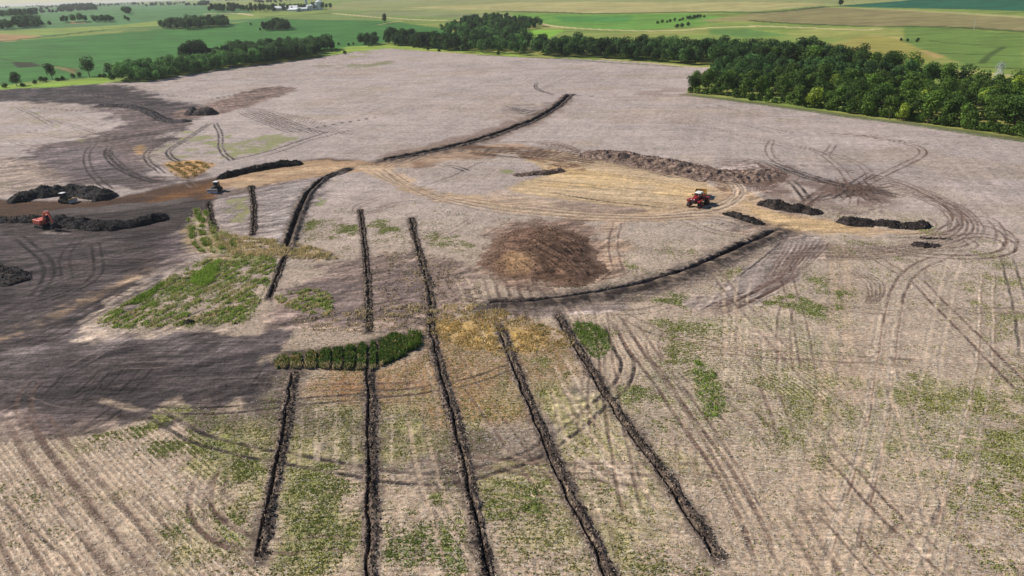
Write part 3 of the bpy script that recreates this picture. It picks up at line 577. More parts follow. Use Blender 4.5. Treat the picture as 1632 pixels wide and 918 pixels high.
def ground_mat():
    m, n, l = new_mat('worked_ground')
    bs = n['Principled BSDF']; bs.inputs['Roughness'].default_value = .95; bs.inputs['Specular IOR Level'].default_value = .15
    c = N(n, 'ShaderNodeAttribute', attribute_name='col'); k = N(n, 'ShaderNodeAttribute', attribute_name='msk'); rw = N(n, 'ShaderNodeAttribute', attribute_name='rowv')
    geo = N(n, 'ShaderNodeNewGeometry'); pos = geo.outputs['Position']
    sep = N(n, 'ShaderNodeSeparateColor'); l.new(k.outputs['Color'], sep.inputs[0]); res, weed, row = sep.outputs[0], sep.outputs[1], sep.outputs[2]; hue = k.outputs['Alpha']
    sx = N(n, 'ShaderNodeSeparateXYZ'); l.new(rw.outputs['Vector'], sx.inputs[0])
    wave = math_(n, l, 'SINE', math_(n, l, 'MULTIPLY', sx.outputs[0], 2 * math.pi / 0.76))
    cv = N(n, 'ShaderNodeCombineXYZ'); l.new(math_(n, l, 'MULTIPLY', sx.outputs[0], 1.7), cv.inputs[0]); l.new(math_(n, l, 'MULTIPLY', sx.outputs[1], .6), cv.inputs[1])
    fl = noise(n, l, cv.outputs[0], 2.2, 3, .6)
    big = noise(n, l, pos, .35, 3, .6); med = noise(n, l, pos, 1.6, 3, .65); sml = noise(n, l, pos, 6.0, 2, .6)
    v = math_(n, l, 'ADD', math_(n, l, 'MULTIPLY', big, .45), math_(n, l, 'MULTIPLY', med, .75))
    v = math_(n, l, 'ADD', v, math_(n, l, 'MULTIPLY', sml, .55))              # about .875
    v = ramp01(n, l, v, .6, 1.15, .56, 1.42)
    base = mixc(n, l, 1.0, c.outputs['Color'], v, 'MULTIPLY')
    m1 = N(n, 'ShaderNodeMapping'); l.new(pos, m1.inputs[0]); m1.inputs['Rotation'].default_value = (0, 0, R(-18)); m1.inputs['Scale'].default_value = (.07, 1.0, 1)
    m2 = N(n, 'ShaderNodeMapping'); l.new(pos, m2.inputs[0]); m2.inputs['Rotation'].default_value = (0, 0, R(14)); m2.inputs['Scale'].default_value = (.05, .7, 1)
    stv = math_(n, l, 'ADD', noise(n, l, m1.outputs[0], 1.6, 4, .7), noise(n, l, m2.outputs[0], 1.6, 4, .7)); stv = ramp01(n, l, stv, .75, 1.25, .62, 1.42)
    base = mixc(n, l, math_(n, l, 'MULTIPLY', ramp01(n, l, res, .6, .1, .12, .95), ramp01(n, l, hue, .35, 1., 1., .35)), base, mixc(n, l, 1., base, stv, 'MULTIPLY'))
    rr_ = math_(n, l, 'ADD', fl, math_(n, l, 'MULTIPLY', math_(n, l, 'MULTIPLY', wave, row), .05))
    dark = math_(n, l, 'MULTIPLY', ramp01(n, l, rr_, .5, .36), math_(n, l, 'MULTIPLY', res, .72))
    base = mixc(n, l, dark, base, mixc(n, l, 1., base, (.42, .38, .36), 'MULTIPLY'))
    lite = math_(n, l, 'MULTIPLY', ramp01(n, l, rr_, .55, .70), math_(n, l, 'MULTIPLY', res, .9))
    base = mixc(n, l, lite, base, (.72, .65, .56))
    stripe = math_(n, l, 'MULTIPLY', ramp01(n, l, wave, .2, 1.), math_(n, l, 'MULTIPLY', row, .42))
    base = mixc(n, l, stripe, base, mixc(n, l, 1., base, (1.5, 1.46, 1.38), 'MULTIPLY'))
    cw = N(n, 'ShaderNodeCombineXYZ'); l.new(math_(n, l, 'MULTIPLY', sx.outputs[0], 1.5), cw.inputs[0]); l.new(math_(n, l, 'MULTIPLY', sx.outputs[1], .55), cw.inputs[1])
    wn_ = math_(n, l, 'ADD', math_(n, l, 'MULTIPLY', noise(n, l, cw.outputs[0], 1.0, 3, .7), .6), math_(n, l, 'MULTIPLY', noise(n, l, pos, 5.0, 2, .6), .4))
    wn_ = math_(n, l, 'SUBTRACT', wn_, math_(n, l, 'MULTIPLY', math_(n, l, 'MULTIPLY', wave, row), .05))
    thr = math_(n, l, 'SUBTRACT', .69, math_(n, l, 'MULTIPLY', weed, .36))
    wm = ramp01(n, l, wn_, thr, math_(n, l, 'ADD', thr, .09))
    wm = math_(n, l, 'MULTIPLY', wm, math_(n, l, 'MULTIPLY', ramp01(n, l, weed, .02, .25), .85))
    wc = mixc(n, l, hue, (.38, .35, .14), (.20, .27, .065))
    wc = mixc(n, l, ramp01(n, l, noise(n, l, pos, 3.0, 2, .6), .35, .65), mixc(n, l, 1., wc, (.55, .62, .6), 'MULTIPLY'), mixc(n, l, 1., wc, (1.35, 1.25, 1.2), 'MULTIPLY'))
    base = mixc(n, l, wm, base, wc)
    l.new(base, bs.inputs['Base Color'])
    bp = N(n, 'ShaderNodeBump'); bp.inputs['Strength'].default_value = .9; bp.inputs['Distance'].default_value = .2
    l.new(math_(n, l, 'ADD', math_(n, l, 'MULTIPLY', med, .9), math_(n, l, 'ADD', math_(n, l, 'MULTIPLY', sml, .45), math_(n, l, 'MULTIPLY', wm, .5))), bp.inputs['Height'])
    l.new(bp.outputs[0], bs.inputs['Normal'])
    return m
MG = ground_mat()

def far_mat():
    m, n, l = new_mat('farmland')
    bs = n['Principled BSDF']; bs.inputs['Roughness'].default_value = .95; bs.inputs['Specular IOR Level'].default_value = .1
    c = N(n, 'ShaderNodeAttribute', attribute_name='col'); geo = N(n, 'ShaderNodeNewGeometry')
    mp = N(n, 'ShaderNodeMapping'); l.new(geo.outputs['Position'], mp.inputs[0]); mp.inputs['Scale'].default_value = (1, 2.2, 1); mp.inputs['Rotation'].default_value = (0, 0, .15)
    a = noise(n, l, mp.outputs[0], .05, 4, .6); b = noise(n, l, mp.outputs[0], .012, 3, .6); d = noise(n, l, geo.outputs['Position'], .5, 3, .7)
    v = math_(n, l, 'ADD', a, math_(n, l, 'ADD', b, math_(n, l, 'MULTIPLY', d, .8)))
    v = ramp01(n, l, v, 1.0, 1.8, .72, 1.25)
    l.new(mixc(n, l, 1., c.outputs['Color'], v, 'MULTIPLY'), bs.inputs['Base Color'])
    return m
MF = far_mat()

def leaf_mat(name, bump=0):
    m, n, l = new_mat(name)
    bs = n['Principled BSDF']; bs.inputs['Roughness'].default_value = .7; bs.inputs['Specular IOR Level'].default_value = .2
    oi = N(n, 'ShaderNodeObjectInfo'); at = N(n, 'ShaderNodeAttribute', attribute_name='tone')
    geo = N(n, 'ShaderNodeNewGeometry'); nz = noise(n, l, geo.outputs['Position'], .45, 2, .6)
    v = math_(n, l, 'MULTIPLY', at.outputs['Fac'], ramp01(n, l, nz, .35, .65, .7, 1.45))
    base = mixc(n, l, 1., oi.outputs['Color'], v, 'MULTIPLY')
    l.new(base, bs.inputs['Base Color'])
    tr = N(n, 'ShaderNodeBsdfTranslucent'); l.new(base, tr.inputs[0]); mx = N(n, 'ShaderNodeMixShader'); mx.inputs[0].default_value = .28
    l.new(bs.outputs[0], mx.inputs[1]); l.new(tr.outputs[0], mx.inputs[2]); l.new(mx.outputs[0], n['Material Output'].inputs[0])
    return m
ML = leaf_mat('leaves')

def blade_mat():
    m, n, l = new_mat('blades')
    bs = n['Principled BSDF']; bs.inputs['Roughness'].default_value = .8; bs.inputs['Specular IOR Level'].default_value = .15
    c = N(n, 'ShaderNodeAttribute', attribute_name='col'); l.new(c.outputs['Color'], bs.inputs['Base Color'])
    tr = N(n, 'ShaderNodeBsdfTranslucent'); l.new(c.outputs['Color'], tr.inputs[0]); mx = N(n, 'ShaderNodeMixShader'); mx.inputs[0].default_value = .25
    l.new(bs.outputs[0], mx.inputs[1]); l.new(tr.outputs[0], mx.inputs[2]); l.new(mx.outputs[0], n['Material Output'].inputs[0])
    return m
MB_ = blade_mat()
def clod_mat():
    m, n, l = new_mat('soil_clods'); bs = n['Principled BSDF']; bs.inputs['Roughness'].default_value = .95; bs.inputs['Specular IOR Level'].default_value = .15
    c = N(n, 'ShaderNodeAttribute', attribute_name='col'); geo = N(n, 'ShaderNodeNewGeometry'); nz = noise(n, l, geo.outputs['Position'], 9., 2, .6)
    l.new(mixc(n, l, 1., c.outputs['Color'], ramp01(n, l, nz, .3, .7, .75, 1.25), 'MULTIPLY'), bs.inputs['Base Color']); return m
MC = clod_mat()

def plain(name, c, rough=.6, metal=0., var=.25, scale=3., spec=.4, dirt=None):
    m, n, l = new_mat(name); bs = n['Principled BSDF']
    bs.inputs['Roughness'].default_value = rough; bs.inputs['Metallic'].default_value = metal; bs.inputs['Specular IOR Level'].default_value = spec
    tc = N(n, 'ShaderNodeTexCoord'); nz = noise(n, l, tc.outputs['Object'], scale, 4, .6)
    v = ramp01(n, l, nz, .3, .7, 1 - var, 1 + var); base = mixc(n, l, 1., tuple(c), v, 'MULTIPLY')
    if dirt is not None:
        base = mixc(n, l, ramp01(n, l, noise(n, l, tc.outputs['Object'], scale * .7, 5, .7), .5, .68, 0, dirt), base, tuple(lin(130, 108, 88)))
    l.new(base, bs.inputs['Base Color']); return m
M = dict(red=plain('red_paint', (.30, .012, .018), .4, dirt=.55), salmon=plain('faded_orange_paint', (.62, .13, .08), .45, dirt=.3), white=plain('white_paint', (.85, .84, .8), .4, var=.08),
         dark=plain('dark_steel', (.03, .03, .032), .6), glass=plain('cab_glass', (.02, .025, .03), .08, spec=.8), tyre=plain('rubber', (.022, .021, .02), .9, dirt=.5),
         steel=plain('worn_steel', (.5, .5, .52), .4, .6), yellow=plain('yellow_paint', (.55, .36, .08), .5, dirt=.5), olive=plain('dusty_dark_paint', (.09, .085, .05), .6, dirt=.4),
         chrome=plain('lamp_lens', (.9, .9, .88), .15), bark=plain('bark', (.09, .07, .05), .95), galv=plain('galvanised_steel', (.62, .64, .66), .45, .3, var=.12, scale=.4),
         roof=plain('white_sheet_roof', (.85, .87, .88), .5, var=.06, scale=.2), wall=plain('pale_siding', (.62, .63, .62), .7, var=.1, scale=.3), door=plain('dark_door', (.06, .06, .07), .7),
         lattice=plain('pale_lattice_steel', (.55, .58, .58), .6, .2), wood=plain('weathered_wood', (.2, .17, .14), .9))

# ------------------------------------------------------------------ object helpers
def tagit(o, label=None, cat=None, group=None, kind=None):
    if label: o['label'] = label
    if cat: o['category'] = cat
    if group: o['group'] = group
    if kind: o['kind'] = kind
    return o

def mesh_np(name, verts, faces, mat, attrs=None, smooth_=True, parent=None, link=True):
    verts = np.ascontiguousarray(verts, np.float32); faces = np.ascontiguousarray(faces, np.int32)
    me = bpy.data.meshes.new(name); k = faces.shape[1]; nf_ = len(faces)
    me.vertices.add(len(verts)); me.vertices.foreach_set('co', verts.ravel())
    me.loops.add(nf_ * k); me.loops.foreach_set('vertex_index', faces.ravel())
    me.polygons.add(nf_); me.polygons.foreach_set('loop_start', np.arange(0, nf_ * k, k, dtype=np.int32))
    me.polygons.foreach_set('use_smooth', np.full(nf_, smooth_, bool))
    for nm, (ty, arr) in (attrs or {}).items():
        a = me.attributes.new(nm, ty, 'POINT')
        a.data.foreach_set({'FLOAT_COLOR': 'color', 'FLOAT_VECTOR': 'vector', 'FLOAT': 'value'}[ty], np.ascontiguousarray(arr, np.float32).ravel())
    me.update(calc_edges=True); me.validate(); me.materials.append(mat)
    o = bpy.data.objects.new(name, me)
    if link: COL.objects.link(o)
    if parent: o.parent = parent
    return o

def gattrs(c, m, r):
    return {'col': ('FLOAT_COLOR', np.c_[c, np.ones(len(c))]), 'msk': ('FLOAT_COLOR', m), 'rowv': ('FLOAT_VECTOR', r)}

TRENCHES = []     # filled below, and the ground sheet is cut lower under them
def sink(pw, hw, depth, off, reach):
    i = box(pw[:, 0].min() - hw, pw[:, 0].max() + hw, pw[:, 1].min() - hw, pw[:, 1].max() + hw)
    if len(i) == 0: return
    d, s, a, L = seg_dist(GX[i], GY[i], pw); m = (np.abs(d * s - off) < reach) & (d < hw * .9) & (a > 0.6) & (a < L - 0.6); GZ[i[m]] -= depth; msk[i[d < hw * 1.6], 1] = 0

def spill(pw, hw, c, sd):
    r_ = hw * 2.1; i = box(pw[:, 0].min() - r_, pw[:, 0].max() + r_, pw[:, 1].min() - r_, pw[:, 1].max() + r_)
    if len(i) == 0: return
    d, s, a, L = seg_dist(GX[i], GY[i], pw); k_ = d < r_; i, d = i[k_], d[k_]; X, Y = GX[i], GY[i]
    m = sstep(1.15, .25, d / (hw * (.5 + 1.9 * (fbm(X / 2.2, Y / 2.2, sd + 60, 4))))) * .9
    col[i] += (np.asarray(c)[None] - col[i]) * m[:, None]; msk[i, 0] *= 1 - .7 * m; msk[i, 1] *= 1 - m; msk[i, 2] *= 1 - m

def chunks(name, parent, X, Y, Z, size, cols, link_label=None):
    n_ = len(X); g_ = np.random.default_rng(n_ + int(abs(X[0]) * 10)); tet = np.array([(1, 0, -.4), (-.5, .87, -.4), (-.5, -.87, -.4), (0, 0, .9)])
    V = tet[None] * g_.uniform(.6, 1.3, (n_, 4, 3)) * size[:, None, None]; a_ = g_.uniform(0, 6.28, n_); ca_, sa_ = np.cos(a_)[:, None], np.sin(a_)[:, None]
    V = np.stack([V[..., 0] * ca_ - V[..., 1] * sa_ + X[:, None], V[..., 0] * sa_ + V[..., 1] * ca_ + Y[:, None], V[..., 2] + Z[:, None]], -1).reshape(-1, 3)
    F = (np.array([(0, 1, 3), (1, 2, 3), (2, 0, 3)])[None] + np.arange(n_)[:, None, None] * 4).reshape(-1, 3)
    o_ = mesh_np(name, V, F, MC, {'col': ('FLOAT_COLOR', np.c_[np.repeat(cols, 4, 0), np.ones(n_ * 4)])}, False, parent=parent); o_['kind'] = 'stuff'; return o_

DARKSOIL = lin(70, 60, 55)
def trench(name, pts, hw, slot, berm, label, group, depth=.65, off=0., c=DARKSOIL, c2=lin(100, 87, 79), seed=1, far_berm=0., clod=.22, fleck=.45, breaks=.0):
    """excavated line: heaped spoil either side of a cut; one strip of real relief"""
    pw = smooth(P(pts), 2); L = np.linalg.norm(np.diff(pw, axis=0), axis=1).sum(); dmean = np.hypot(*pw.mean(0))
    ds = max(.16, dmean * .0016); pc = resample(pw, ds); n = len(pc); m = max(17, int(2 * hw / (ds * .7))) | 1
    t = np.gradient(pc, axis=0); t /= np.linalg.norm(t, axis=1)[:, None]; nr = np.c_[-t[:, 1], t[:, 0]]
    wobc = .25 * (vnoise(np.arange(n) * ds / 3., np.zeros(n), seed) - .5) * 2
    lat = np.linspace(-1, 1, m); D = lat[None] * hw * .92 * np.clip((1 + .12 * (vnoise(np.arange(n)[:, None] * ds / 5., np.sign(lat)[None] * 7. + 4, seed + 15) - .5) * 6 - .08 + .28 * (vnoise(np.arange(n)[:, None] * ds / .9, np.sign(lat)[None] * 3. + 9, seed + 5) - .5) * 2), .8 if name == 'waterway_trench' else .66, 1.5)
    X = pc[:, 0:1] + nr[:, 0:1] * D; Y = pc[:, 1:2] + nr[:, 1:2] * D; S = np.repeat((np.arange(n) * ds)[:, None], m, 1)
    spill(pw, hw, c2 * .8, seed)
    q = D - off - wobc[:, None]; taper = sstep(0, 1.5, S) * sstep(0, 1.5, L - S)
    edge = 1 - np.abs(lat)[None] ** 3
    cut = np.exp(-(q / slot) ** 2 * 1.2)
    rough = fbm(X / .9, Y / .9, seed + 3, 3) - .5; clods = np.maximum(vnoise(X / .38, Y / .38, seed + 8) - .55, 0)
    bumpy = .55 + .9 * fbm(S / 2.2, np.sign(q) * 5 + 20, seed + 2, 2)
    prof = np.exp(-((np.abs(q) - slot * 1.6 - .25 * hw) / (hw * .42)) ** 2)
    z = (berm * prof * bumpy + far_berm * np.exp(-((q - hw * .6) / (hw * .28)) ** 2)) * (1 - cut) + clod * (rough * 1.6 + clods * 1.5) * edge
    br = 1 - breaks * sstep(.6, .7, vnoise(S / 3.5, S * 0 + 2, seed + 4))
    z = z * edge * taper - depth * cut * taper * (.35 + .65 * br) * (.7 + .6 * vnoise(S / .7, S * 0 + 5, seed + 21))
    Z = tilt(X, Y) + z + .05 * edge - .12 * (np.abs(lat)[None] > .96)
    cm = sstep(.3, .7, fbm(X / .8, Y / .8, seed + 6, 3))[..., None]
    cc = c * (1 - cm) + c2 * cm; cc = np.repeat(cc, 1, 0)
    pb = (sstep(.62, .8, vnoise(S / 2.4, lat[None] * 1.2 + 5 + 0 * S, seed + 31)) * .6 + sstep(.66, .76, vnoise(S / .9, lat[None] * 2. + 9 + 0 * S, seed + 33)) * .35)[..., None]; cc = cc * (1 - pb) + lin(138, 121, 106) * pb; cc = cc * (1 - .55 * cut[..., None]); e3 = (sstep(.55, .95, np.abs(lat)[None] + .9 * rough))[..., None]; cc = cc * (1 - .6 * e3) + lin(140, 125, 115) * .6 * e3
    fk = (vnoise(X / .28, Y / .28, seed + 12) > 1 - fleck * .22)[..., None] & (cut[..., None] < .3); cc = np.where(fk, lin(178, 160, 136)[None, None], cc)
    idx = np.arange(n * m).reshape(n, m); F = np.stack([idx[:-1, :-1], idx[:-1, 1:], idx[1:, 1:], idx[1:, :-1]], -1).reshape(-1, 4)[:, ::-1]
    a = gattrs(cc.reshape(-1, 3), np.zeros((n * m, 4)), np.zeros((n * m, 3)))
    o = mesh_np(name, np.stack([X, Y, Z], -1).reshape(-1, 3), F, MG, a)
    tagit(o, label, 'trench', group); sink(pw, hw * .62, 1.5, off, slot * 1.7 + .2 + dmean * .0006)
    gq = np.random.default_rng(seed); nn = int(L * hw * 30); ri = gq.integers(0, n, nn); rj = np.clip((m / 2 + gq.normal(0, .34, nn) * m * .8), 0, m - 1).astype(int)
    cx_, cy_, cz_ = X[ri, rj], Y[ri, rj], Z[ri, rj]; ok = cut[ri, rj] < .5; cx_, cy_, cz_ = cx_[ok], cy_[ok], cz_[ok]; ns = len(cx_)
    pal = np.array([c * .7, c, c2, lin(150, 134, 116), lin(186, 168, 142)]); cs = pal[gq.choice(5, ns, p=[.36, .24, .18, .12, .10])]
    if dmean < 240 and name != 'waterway_trench': chunks('loose_clods', o, cx_ + gq.normal(0, .08, ns), cy_ + gq.normal(0, .08, ns), cz_ + .02, gq.uniform(.05, .17, ns) * (1 + dmean / 400), cs)
    return o

GT = 'drainage trenches cut across the near field'
trench('drainage_trench', [(470, 592), (462, 640), (452, 700), (438, 765), (424, 840), (414, 892)], 1.25, .19, .16, 'leftmost dark trench in the near field, ending just above the bottom edge', GT, seed=1, off=-.38)
trench('drainage_trench', [(574, 334), (580, 380), (585, 430), (587, 480), (588, 530)], 1.05, .19, .14, 'thin dark trench running from the bare stubble down to the top of the standing corn', GT, seed=2)
trench('drainage_trench', [(589, 575), (590, 620), (592, 700), (593, 800), (590, 960)], 1.3, .19, .18, 'dark drainage trench running straight down from the standing corn to the bottom edge', GT, seed=3, off=-.38)
trench('drainage_trench', [(655, 348), (664, 390), (676, 430), (686, 470), (686, 525), (700, 585), (724, 665), (748, 780), (786, 960)], 1.25, .19, .18, 'long dark trench passing the right end of the standing corn', GT, seed=4, breaks=.5)
trench('drainage_trench', [(797, 518), (812, 560), (842, 635), (870, 700), (912, 800), (960, 890), (990, 960)], 1.25, .19, .18, 'dark trench starting in the straw coloured stubble below the left end of the curved waterway', GT, seed=5, off=-.36)
trench('drainage_trench', [(889, 502), (925, 560), (962, 625), (1010, 690), (1060, 760), (1110, 835), (1145, 892)], 1.25, .19, .16, 'dark trench furthest right, past the bright green patch to the bottom of the field', GT, seed=6, off=-.38)
trench('waterway_trench', [(776, 487), (850, 485), (920, 476), (990, 464), (1060, 448), (1130, 422), (1200, 390), (1246, 369)], 3.7, .55, .4, 'wide dark curved cut running from the straw stubble up to the haul road at right', 'wide curved cuts', depth=.8, off=1.5, seed=7, far_berm=.5, clod=.05, fleck=.04, c=lin(62, 54, 50), c2=lin(78, 68, 63))
trench('waterway_trench', [(556, 268), (520, 282), (492, 305), (476, 340), (464, 380), (456, 402)], 2.5, .6, .4, 'wide dark curved cut dropping left from the road fork towards the dry grass', 'wide curved cuts', depth=1.2, off=-.4, seed=8, far_berm=.3, clod=.05, fleck=.05, c2=lin(82, 73, 69))
trench('waterway_trench', [(907, 151), (885, 172), (850, 192), (800, 211), (740, 230), (680, 243), (610, 256)], 3.6, .7, .7, 'long dark curved cut climbing from the road fork to the far middle of the field', 'wide curved cuts', depth=1.1, off=.3, seed=9, clod=.06, fleck=.04, c=lin(60, 50, 46), c2=lin(82, 68, 60))
trench('drainage_trench', [(454, 408), (445, 430), (438, 450), (428, 476)], 1.0, .22, .2, 'short ragged black trench between the two green weed patches', GT, seed=10, depth=.8)
trench('drainage_trench', [(400, 296), (405, 325), (405, 352), (403, 375)], 1.1, .19, .16, 'short dark trench just right of and below the dozer with the bright blade', GT, seed=11)
trench('drainage_trench', [(332, 322), (336, 345), (342, 368)], 1.2, .19, .12, 'shortest faint trench below the dozer beside the green weeds', GT, seed=12)

# ------------------------------------------------------------------ ground objects
G3 = np.stack([GX, GY, GZ], 1)
idg = np.arange(NV).reshape(NR, NT)
q = np.stack([idg[:-1], np.roll(idg[:-1], -1, 1), np.roll(idg[1:], -1, 1), idg[1:]], -1).reshape(-1, 4)[:, ::-1]
far_v = reg >= 4; col[far_v] *= np.array([1.22, 1.14, .98], np.float32)
fr = reg[q[:, 0]]
for rid, nm, mt in ((0, 'ground', MG), (1, 'bare_soil', MG), (2, 'haul_road', MG), (3, 'graded_pad', MG), (4, 'gravel_road', MF), (5, 'pasture', MF), (6, 'crop_fields', MF)):
    f = q[fr == rid]
    if len(f) == 0: continue
    used, inv = np.unique(f.ravel(), return_inverse=True)
    o = mesh_np(nm, G3[used], inv.reshape(-1, 4), mt, gattrs(col[used], msk[used], rowv[used])); tagit(o, kind='structure')
cap = np.r_[0:NT]
o = mesh_np('ground_below_camera', np.vstack([G3[cap], [[0, 0, 0]]]), np.stack([cap, np.roll(cap, -1), np.full(NT, NT)], 1)[:, ::-1], MG,
            gattrs(np.tile(lin(160, 146, 132), (NT + 1, 1)), np.tile([.7, .1, .4, .3], (NT + 1, 1)), np.zeros((NT + 1, 3)))); tagit(o, kind='structure')

# ------------------------------------------------------------------ heaps of soil
def heap(name, label, pts, hw, H, c=BLK, c2=lin(64, 57, 54), group='heaps of stripped topsoil', lump=.5, seed=1, res_=None, closed=False, stripes=0., lumpsz=3., flat=.0, cat='dirt pile', gully=.5):
    pw = P(pts); pw = smooth(pw, 2, True) if closed else smooth(pw, 2)
    dm = np.hypot(*pw.mean(0)); st = res_ or max(.22, dm * .0014)
    pad = (0 if closed else hw) + .6
    xs = np.arange(pw[:, 0].min() - pad, pw[:, 0].max() + pad, st); ys = np.arange(pw[:, 1].min() - pad, pw[:, 1].max() + pad, st)
    X, Y = np.meshgrid(xs, ys); x, y = X.ravel(), Y.ravel()
    d, s, arc, L = seg_dist(x, y, pw, closed)
    nz = fbm(x / lumpsz, y / lumpsz, seed, 3) - .5
    if closed: e = np.where(inside(x, y, pw), d, -d) / hw + .25 * nz; base = sstep(0, 1, e) if flat == 0 else np.clip(e, 0, 1)
    else: e = 1 - d / (hw * (1 + .35 * nz * 2)); base = np.clip(e, 0, 1) ** .8 * (1 - .25 * np.clip(e, 0, 1))
    lm = (1 - lump) + lump * 2 * (fbm(arc / lumpsz if not closed else x / lumpsz, (arc * 0 + seed) if not closed else y / lumpsz, seed + 1, 2))
    ridge = fbm(x / 1.1, y / 1.1, seed + 2, 3) - .5; rid2 = np.abs(fbm(x / 2.6, y / 2.6, seed + 9, 2) - .5) * 2
    z = H * base * lm + np.clip(base * 3, 0, 1) * ((.5 * lump + .12) * ridge * 2.4 - lump * rid2 * 1.3 * gully) * min(1, H)
    if stripes:
        dv = P([(790, 365), (940, 440)]); tt = (dv[1] - dv[0]) / np.linalg.norm(dv[1] - dv[0]); un = x * -tt[1] + y * tt[0]
        sw = (vnoise(un * 1.6, (x * tt[0] + y * tt[1]) / 14, 71) + vnoise(un * 3.7, (x * tt[0] + y * tt[1]) / 10, 72) - 1) * sstep(.1, .5, base); z += stripes * .34 * sw
    z -= .25 * (e <= 0.0) + .06
    keep = e > -.12
    cm = sstep(.35, .65, fbm(x / 1.3, y / 1.3, seed + 4, 3))[:, None]
    cc = c * (1 - cm) + c2 * cm
    if stripes: cc = cc * (1 + .8 * sw[:, None]); ef = sstep(.0, .3, e + .3 * nz)[:, None]; cc = cc * ef + lin(124, 101, 87) * (1 - ef); pd_ = P([(796, 420), (812, 412), (850, 424), (842, 438), (810, 440)]); dq = seg_dist(x, y, pd_, True)[0]; dq = np.where(inside(x, y, pd_), dq, -dq) + 2.4 * nz; mq = sstep(-2.2, 2.5, dq)[:, None] * .6; cc = cc * (1 - mq) + lin(164, 132, 98) * mq
    Z = tilt(x, y) + z; idx = np.arange(len(x)).reshape(X.shape)
    F = np.stack([idx[:-1, :-1], idx[:-1, 1:], idx[1:, 1:], idx[1:, :-1]], -1).reshape(-1, 4); F = F[keep[F].all(1)]
    used, inv = np.unique(F.ravel(), return_inverse=True)
    o = mesh_np(name, np.stack([x, y, Z], 1)[used], inv.reshape(-1, 4), MG, gattrs(cc[used], np.zeros((len(used), 4)), np.zeros((len(used), 3))))
    tagit(o, label, cat, group); gq = np.random.default_rng(seed); kk = np.where(keep & (e > -.05))[0]; nn = int(min(2600, len(kk) * (.35 if not stripes else .06))); kk = gq.choice(kk, nn)
    pal = np.array([c * .6, c, c2, lin(140, 124, 110)]); chunks('loose_clods', o, x[kk] + gq.normal(0, .2, nn), y[kk] + gq.normal(0, .2, nn), Z[kk] + .02, gq.uniform(.08, .28, nn) * (.6 + dm / 500), pal[gq.choice(4, nn, p=[.35, .35, .26, .04])])
    return o
heap('dirt_pile', 'black clumpy topsoil ridge nearest the red tractor along the tan road', [(1224, 327), (1260, 334), (1296, 340)], 2.7, 2.2, seed=21, lump=.6)
heap('dirt_pile', 'longest black topsoil ridge at right, tapering along the tan road', [(1350, 354), (1380, 355), (1425, 359), (1468, 361)], 2.5, 2.1, seed=22, lump=.6)
heap('dirt_pile', 'short black soil heap below and right of the red tractor where the road bends', [(1164, 341), (1182, 347), (1206, 355)], 2., 1.6, seed=23, lump=.5)
heap('dirt_pile', 'small lone black soil heap in the stubble below the right end of the tan road', [(1462, 392), (1488, 392)], 1.5, 1.1, seed=24, lump=.5, c=lin(58, 50, 50))
heap('dirt_pile', 'flat black smear of soil at the right tip of the tan road', [(1470, 380), (1512, 381)], .9, .3, seed=25, lump=.4)
heap('stockpile', 'long brown gullied stockpile curving along the far side of the tan graded pad', [(958, 246), (985, 250), (1060, 262), (1120, 276), (1180, 284), (1212, 277)], 8.5, 2.3, lin(112, 93, 83), lin(142, 122, 110), seed=26, lump=.6, lumpsz=3.5, gully=1.6, group='brown subsoil stockpiles')
heap('stockpile', 'broad brown fan shaped mound of combed soil in the middle of the site', [(756, 418), (766, 392), (798, 368), (845, 356), (905, 358), (945, 380), (970, 415), (972, 450), (915, 464), (850, 452), (785, 446)], 14., 3.0, lin(92, 71, 58), lin(114, 90, 75), seed=27, lump=.12, lumpsz=7, gully=.15, closed=True, stripes=1., group='brown subsoil stockpiles')
heap('dirt_pile', 'low dark heap at the left tip of the graded pad beside a green patch', [(828, 279), (858, 276), (890, 272)], 2.4, 1.1, lin(92, 78, 70), lin(116, 98, 88), seed=29, lump=.5)
heap('dirt_pile', 'black ridge above the haul road, right of the bright bladed dozer', [(356, 282), (400, 271), (440, 264), (472, 260)], 2.4, 2.3, seed=30, lump=.35, c=lin(30, 28, 29), c2=lin(46, 42, 42))
heap('dirt_pile', 'large black mound at far left behind the dusty dark dozer', [(40, 316), (80, 309), (125, 306), (165, 313)], 4.6, 4.0, seed=31, lump=.3, c=lin(42, 40, 41), c2=lin(58, 55, 55))
heap('dirt_pile', 'long black bank right of the orange excavator below the haul road', [(96, 356), (140, 360), (180, 364), (215, 358), (248, 350)], 3.6, 2.8, seed=32, lump=.4, c=lin(34, 32, 33), c2=lin(52, 48, 49))
heap('dirt_pile', 'black bank at the left edge behind the orange excavator', [(-60, 354), (0, 352), (58, 352)], 2.6, 2.2, seed=33, lump=.35, c=lin(46, 44, 45))
heap('dirt_pile', 'black soil bank at the left edge below the excavator beside curving wheel tracks', [(-60, 420), (0, 438), (20, 446)], 4.2, 2.4, seed=34, lump=.3, c=lin(50, 47, 49))
heap('dirt_pile', 'isolated dark grey rounded heap in the upper left of the site', [(308, 182), (334, 182)], 5.0, 5.0, seed=35, lump=.3, c=lin(62, 57, 55), c2=lin(84, 76, 73))
heap('dirt_pile', 'low dark bank snaking towards the rounded grey heap in the upper left', [(160, 169), (205, 170), (240, 178), (262, 194), (296, 194)], 3.4, 1.6, seed=36, lump=.4, c=lin(60, 55, 57), c2=lin(80, 72, 74))
heap('dirt_pile', 'small dark clod heap beside the lower edge of the green weed patch', [(299, 514), (304, 514)], .9, 1.1, seed=37, lump=.5)

